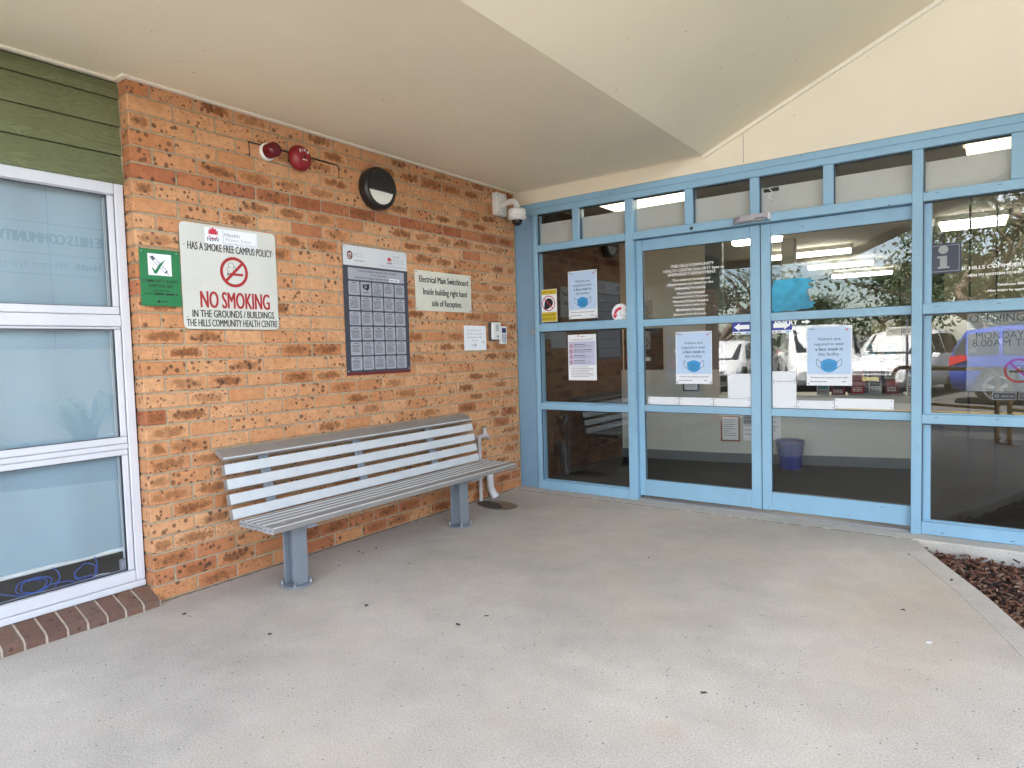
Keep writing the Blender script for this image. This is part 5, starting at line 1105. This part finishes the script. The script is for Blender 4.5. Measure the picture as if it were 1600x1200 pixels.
def make_car(label, st, pm, loc, yaw, cabin, cat='car', wheels=(-1.38, 1.36), wr=.345, group='cars parked across the road'):
    t = thing('parked_car' if cat == 'car' else 'parked_van', label, cat, (0, 0, 0), group)
    def prof(s):   # a ring of points round the body
        x, zb, zl, zt, wb, wm, wl, wt = s; zm = zb+(zl-zb)*.45
        return [(x, -wb, zb), (x, -wm, zm), (x, -wl, zl), (x, -wt, zt-.03 if zt-zl > .2 else zt-.012), (x, -wt*.6, zt), (x, wt*.6, zt), (x, wt, zt-.03 if zt-zl > .2 else zt-.012), (x, wl, zl), (x, wm, zm), (x, wb, zb)]
    rings = [prof(s) for s in st]; nR = 10; mb = MB(); vs = [p for r in rings for p in r]; fs = []
    for i in range(len(rings)-1):
        for k in range(nR): fs.append((i*nR+k, i*nR+(k+1) % nR, (i+1)*nR+(k+1) % nR, (i+1)*nR+k))
    mb.add(vs, fs, pm, True); mb.add(rings[0], [list(range(nR))], pm); mb.add(rings[-1], [list(range(nR))[::-1]], pm)
    body = mb.build('body', t)
    c0, c1 = cabin
    def lerp4(q, u, v): a = q[0].lerp(q[1], u); b = q[3].lerp(q[2], u); return a.lerp(b, v)
    def pane(q, nm, i0=.06, i1=.94, j0=.10, j1=.88):
        q = [Vector(p) for p in q]; n = (q[1]-q[0]).cross(q[3]-q[0]).normalized(); c = sum(q, Vector())/4
        if n.dot(c-Vector((c.x*.5, 0, .8))) < 0: n = -n
        mb = MB(); mb.prism([lerp4(q, i0, j0)+n*.002, lerp4(q, i1, j0)+n*.002, lerp4(q, i1, j1)+n*.002, lerp4(q, i0, j1)+n*.002], n*.010, M_CGLASS); mb.build(nm, t)
    for i in range(c0, c1):
        for sg in (2, 6):
            a, b, c, d = rings[i][sg if sg == 2 else 7], rings[i+1][sg if sg == 2 else 7], rings[i+1][3 if sg == 2 else 6], rings[i][3 if sg == 2 else 6]
            pane([a, b, c, d], 'side_window', .05, .95)
    for k in (2, 7):      # front quarter triangle window
        a, b, c = Vector(rings[c1][k]), Vector(rings[c1+1][k]), Vector(rings[c1][3 if k == 2 else 6]); g = (a+b+c)/3; sg = -1 if k == 2 else 1
        mb = MB(); mb.prism([g.lerp(p, .80)+Vector((0, sg*.006, .01)) for p in (a, b, c)], (0, sg*.01, 0), M_CGLASS); mb.build('side_window', t)
    r0, r1 = rings[c1], rings[c1+1]; pane([r1[3], r1[6], r0[6], r0[3]], 'windscreen', .05, .95, .08, .93)
    r0, r1 = rings[c0], rings[max(c0-1, 0)]; pane([r1[3], r1[6], r0[6], r0[3]], 'rear_window', .08, .92, .1, .9)
    xf, xr = st[-1][0], st[0][0]; wf = st[-2][6]
    for sg in (-1, 1):
        mb = MB(); zf = st[-2][2]; mb.prism([(xf-.02, sg*.38, zf-.16), (xf-.20, sg*(st[-2][5]+.0), zf-.10), (xf-.36, sg*(st[-3][6]+.06), zf-.0), (xf-.17, sg*.60, zf-.02), (xf-.04, sg*.38, zf-.08)], (.03, sg*.02, .01), M_LAMP); mb.build('headlight', t)
        mb = MB(); zr = st[1][2]; mb.prism([(xr+.02, sg*.50, zr-.10), (xr+.03, sg*.80, zr-.14), (xr+.34, sg*(st[2][5]-.005), zr-.02), (xr+.30, sg*(st[2][6]-.01), zr+.10), (xr+.03, sg*.74, zr+.06)], (-.035, sg*.03, .0), M_TAIL); mb.build('tail_light', t)
        mb = MB(); mb.rbox((st[c1+1][0]-.22, sg*(st[c1][5]+.10), st[c1][2]+.05), (.10, .17, .13), pm, .03); mb.build('side_mirror', t)
    zf = st[-1][1]
    mb = MB(); mb.box(xf-.10, -.52, zf-.02, xf+.025, .52, zf+.17, M_BLACK, .02); mb.box(xf-.06, -.42, zf+.235, xf+.02, .42, zf+.265, M_CHROME, .004); mb.build('grille', t)
    mb = MB(); mb.box(xf+.02, -.19, zf+.02, xf+.034, .19, zf+.12, M_PLATE, .003); mb.build('number_plate', t)
    mb = MB(); mb.box(xr-.05, -.76, st[0][1]-.10, xr+.12, .76, st[0][1]+.12, M_BLACK, .03); mb.build('bumper', t)
    for x in wheels:
        for sg in (-1, 1):
            wy = sg*(st[3][5]-.17)
            mb = MB(); mb.cyl((x, sg*(st[3][5]-.26), wr+.04), (x, sg*(st[3][5]+.004), wr+.04), wr*1.17, M_BLACKM, n=32); mb.build('wheel_arch', t)
            mb = MB(); mb.lathe((x, wy, wr), (0, sg, 0), [(.2, 0), (wr-.02, 0), (wr, .03), (wr, .16), (wr-.02, .19), (wr*.72, .20), (.2, .17)], M_TYRE, 36); w_ = mb.build('tyre', t)
            mb = MB(); o_ = Vector((x, wy+sg*.192, wr)); mb.lathe(o_, (0, sg, 0), [(wr*.73, -.03), (wr*.73, .006), (wr*.66, .01), (wr*.64, -.03)], M_ALLOY, 36)
            for k in range(5):
                for da in (-.14, .14):
                    a = 2*math.pi*k/5+.4+da; mb.prism([o_+Vector((math.cos(a+e)*r_, 0, math.sin(a+e)*r_)) for r_, e in ((.04, -.4), (wr*.68, -.05), (wr*.68, .05), (.04, .4))], (0, sg*.012, 0), M_ALLOY)
            mb.cyl(o_, o_+Vector((0, sg*.02, 0)), .055, M_ALLOY, n=18); mb.build('rim', w_)
    t.location = (*loc, -.16); t.rotation_euler = (0, 0, yaw); return t
P_W = paint('white_car_paint', (.78, .79, .80)); P_B = paint('blue_car_paint', (.02, .05, .30)); P_W2 = paint('off_white_car_paint', (.72, .73, .74)); P_G = paint('silver_car_paint', (.38, .40, .42))
H_ = math.pi/2
make_car('white hatchback parked nose in, leftmost of the white vehicles', HAT, P_W2, (-3.0, -15.1), H_-.10, (1, 5))
make_car('tall white van parked nose in between the white cars', VAN, P_W, (-.42, -15.4), H_-.30, (1, 4), 'van', (-1.5, 1.45), .35)
make_car('white sport utility car parked nose in beside the visitor sign', SUV, P_W, (1.75, -15.3), H_+.22, (1, 5))
make_car('blue sport utility car parked side on to the road', SUV, P_B, (5.15, -12.95), 0.0, (1, 5), wr=.36)
make_car('silver hatchback parked at the far left of the car park', HAT, P_G, (-7.2, -15.2), H_, (1, 5))
# visitor parking sign
t = thing('parking_sign', 'white visitor parking sign on a thin steel post', 'sign', (2.0, -12.4, -.16)); mb = MB(); mb.cyl((2.08, -12.43, -.16), (2.08, -12.43, 1.75), .028, M_STEEL, n=14); mb.build('post', t)
mb = MB(); mb.box(1.66, -12.40, 1.38, 2.20, -12.392, 1.58, M_WHITEP, .002); mb.build('panel', t)
mb = MB(); q = Surf(mb, (2.20, -12.392, 1.38), (-1, 0, 0), (0, 0, 1), (0, 1, 0)); q.text('VISITOR', .05, .49, .05, .10, M_INK, .001, .01); mb.build('lettering', t)
# freestanding centre sign facing the window
t = thing('centre_sign', 'tall white freestanding sign of the health centre in the garden bed', 'sign', (5.3, -1.3, -.1))
mb = MB(); mb.box(5.20, -3.05, 1.45, 5.26, -.25, 3.6, mat('sign_sheet_white', (.86, .86, .86), .5, var=.02), .004); mb.build('panel', t)
for y in (-2.95, -.35): mb = MB(); mb.box(5.205, y-.03, -.1, 5.255, y+.03, 1.449, M_STEEL); mb.build('post', t)
mb = MB(); q = Surf(mb, (5.20, -.25, 1.45), (0, -1, 0), (0, 0, 1), (-1, 0, 0)); q.fat('THE HILLS COMMUNITY', .92, 2.12, 1.25, .12, M_INK, .008, .003)
q.rect(.0, .90, 2.8, 1.10, mat('pale_band', (.85, .86, .9), .5), .001); q.fat('Health', 1.08, 1.36, .96, .085, M_NAVY, .004, .003); q.text('Western Sydney', 1.44, 2.14, .96, .085, M_NAVY, .003, -.01)
for z in (.55, .88, 1.12, 1.48): q.rect(0, z, 2.8, z+.008, M_INKG, .0012)
for u in (.7, 1.62, 2.3): q.rect(u, .0, u+.008, 2.15, M_INKG, .0011)
mb.build('lettering', t)
# trees, hedge plants, weatherboard cottage
def leaf_mat(name, c):
    m, t, b = nodes_of(name); cc = coords(t); n1 = noise(t, cc, 1.1, 3); L(t, ramp(t, n1, [(.3, tuple(x*.6 for x in c)), (.7, tuple(x*1.35 for x in c))]), b.inputs['Base Color']); b.inputs['Roughness'].default_value = .6
    return m
M_LF = [leaf_mat('gum_foliage', (.09, .115, .045)), leaf_mat('dark_foliage', (.055, .095, .035)), leaf_mat('olive_foliage', (.10, .115, .055))]
M_TRUNK = mat('tree_bark', (.16, .12, .09), .9, var=.3, vscale=9, bmp=.5, bscale=30)
def make_tree(label, seed, lm, H, spread, dens, leafs, loc, group='trees beyond the car park'):
    r_ = random.Random(seed); t = thing('gum_tree', label, 'tree', (0, 0, 0), group); tips = []
    mb = MB()
    def branch(p, d, l, r, depth):
        n = 5; pts = [p]; q = p.copy(); dd = d.copy()
        for i in range(n):
            dd = (dd+Vector((r_.gauss(0, .16), r_.gauss(0, .16), r_.gauss(.03, .10)))).normalized(); q = q+dd*l/n; pts.append(q.copy())
        mb.tube(pts, [r*(1-.55*i/n) for i in range(n+1)], M_TRUNK, 7 if depth < 2 else 5)
        if depth >= 1: tips.append((pts[-1], l)); tips.append((pts[3], l*.8))
        if depth < 3:
            for k in range(r_.choice((2, 3, 3)) if depth else r_.choice((4, 5))):
                s = pts[r_.choice((3, 4, 5))] if depth else pts[r_.choice((2, 3, 4, 5))]; a = r_.uniform(0, 6.28); out_ = Vector((math.cos(a), math.sin(a), r_.uniform(.05, .7)))*spread
                branch(s, (dd*.5+out_).normalized(), l*r_.uniform(.55, .75), r*.5, depth+1)
    branch(Vector((0, 0, -.3)), Vector((r_.gauss(0, .06), r_.gauss(0, .06), 1)), H*.42, H*.026, 0); mb.build('trunk', t)
    mb = MB(); vs = []; fs = []
    for p, l in tips:
        if r_.random() > dens: continue
        R = .32+.10*l
        for k in range(leafs):
            v = Vector((r_.gauss(0, R), r_.gauss(0, R), r_.gauss(-.1, R*.75))); c = p+v; s = r_.uniform(.06, .13)
            a = Vector((r_.gauss(0, 1), r_.gauss(0, 1), r_.gauss(0, 1))).normalized(); b = a.orthogonal().normalized(); b.rotate(Matrix.Rotation(r_.uniform(0, 6), 3, a)); b2 = a.cross(b)
            i = len(vs); vs += [c-b*s, c+b2*s*.45, c+b*s, c-b2*s*.45]; fs.append((i, i+1, i+2, i+3))
    mb.add(vs, fs, lm); mb.build('crown', t, normals=False); t.location = loc; return t
t1 = make_tree('tall open gum tree behind the blue car', 3, M_LF[0], 10.5, 1.25, .95, 52, (6.5, -21, -.16))
t2 = make_tree('bushy dark tree behind the white cars', 8, M_LF[1], 7.0, 1.2, 1., 60, (.5, -24, -.16))
t3 = make_tree('thin branched tree left of the white hatchback', 15, M_LF[2], 8.2, 1.1, .75, 34, (-5.0, -20, -.16))
def tcopy(o, label, x, y, rz, s):
    c = dup(o); c['label'] = label; c.location = (x, y, -.16); c.rotation_euler = (0, 0, rz); c.scale = (s, s, s)
for a in ((t1, 'spreading gum tree overhanging the right end of the car park', 4.0, -17.5, 2.1, .82), (t1, 'gum tree at the far right of the car park', 12., -20, 4., 1.05), (t2, 'bushy dark tree on the skyline left of the van', -9.5, -30, 1., 1.), (t2, 'bushy dark tree on the skyline behind the blue car', 8, -29, 2.5, 1.1),
          (t3, 'thin branched tree far left beyond the silver hatchback', -12, -22, 1.8, 1.1), (t2, 'bushy dark tree at the far left of the skyline', -19, -31, 3.6, 1.0), (t2, 'low bushy tree behind the white sport utility car', 3.6, -27, 5.2, .9), (t2, 'low bushy tree between the skyline trees on the left', -4.5, -32, .4, .8)): tcopy(*a)
hs = thing('cottage', 'small weatherboard cottage with grey gable roof beyond the car park', 'house', (7.5, -26, 0)); M_WBD = mat('grey_weatherboard', (.26, .26, .25), .6)
mb = MB(); mb.prism([(4.6, -24, -.2), (10.6, -24, -.2), (10.6, -24, 2.5), (7.6, -24, 4.0), (4.6, -24, 2.5)], (0, -6, 0), M_WBD)
for k in range(14): mb.box(4.59, -23.995, -.1+.19*k, 10.61, -23.98, -.075+.19*k, M_WBD)
mb.build('wall', hs); mb = MB()
for sg in (-1, 1): mb.prism([(7.6, -23.6, 4.03), (7.6+sg*3.5, -23.6, 2.28), (7.6+sg*3.5, -23.6, 2.36), (7.6, -23.6, 4.13)], (0, -6.8, 0), M_ROOF)
mb.build('roof', hs)
for x in (5.6, 8.6): mb = MB(); mb.box(x, -23.99, .8, x+1.1, -23.95, 1.9, M_CGLASS); mb.build('window', hs)
# leafy plants in the mulch bed right of the glazed front
M_PLANT = leaf_mat('strappy_leaf', (.06, .11, .03))
def make_plant(label, x, y, seed, n=26, h=.7):
    r_ = random.Random(seed); t = thing('garden_plant', label, 'plant', (x, y, -.07), 'strappy plants in the mulch bed'); mb = MB()
    for k in range(n):
        a = r_.uniform(0, 6.28); ln = h*r_.uniform(.6, 1.1); dv = Vector((math.cos(a), math.sin(a), 0)); sd_ = Vector((-dv.y, dv.x, 0)); P_ = [Vector((x, y, -.07))+dv*(ln*.6*u**1.5)+Vector((0, 0, ln*(u-.55*u*u*u))) for u in (0, .25, .5, .75, 1)]
        W_ = [.012, .03, .034, .024, .002]; vs = []
        for p, w in zip(P_, W_): vs += [p-sd_*w, p+sd_*w]
        mb.add(vs, [(2*i, 2*i+1, 2*i+3, 2*i+2) for i in range(4)], M_PLANT, True)
    mb.build('leaf_clump', t, normals=False)
make_plant('strappy green plant in the bed close to the paved edge', 6.6, -1.1, 5, 34, 1.5); make_plant('tall strappy green plant in front of the added brown fence', 7.6, -.6, 6, 34, 1.7); make_plant('strappy green plant in the bed under the fixed glazing', 5.0, -.75, 1); make_plant('strappy green plant in the bed near the tall sign', 6.1, -2.0, 2); make_plant('strappy green plant at the outer corner of the bed', 7.2, -3.0, 3, 30, .9)

# unseen brown fence, added to screen bright sky from the left window's reflections
M_FENCE = mat('fence_brown', (.11, .095, .075), .5, var=.1)
t = thing('screen_fence', 'unseen brown fence added to screen bright sky out of the window reflection', 'fence', (9.9, -2, -.1)); mb = MB(); y = -5.4
mb.box(9.89, -5.4, -.1, 9.905, 1.3, 2.249, M_FENCE)
mb.build('fence_sheet', t)
for z in (2.25,): mb = MB(); mb.box(9.865, -5.42, z, 9.93, 1.4, z+.05, M_FENCE, .004); mb.build('top_rail', t)

mb = MB(); mb.prism([(3.372, -1.80, .003), (3.384, -1.812, .004), (3.398, -1.79, .005), (3.392, -1.778, .004), (3.378, -1.784, .003)], (0, 0, .002), M_PAPER); tag(mb.build('paper_scrap'), 'tiny white paper scrap on the concrete near the mulch bed', 'litter')
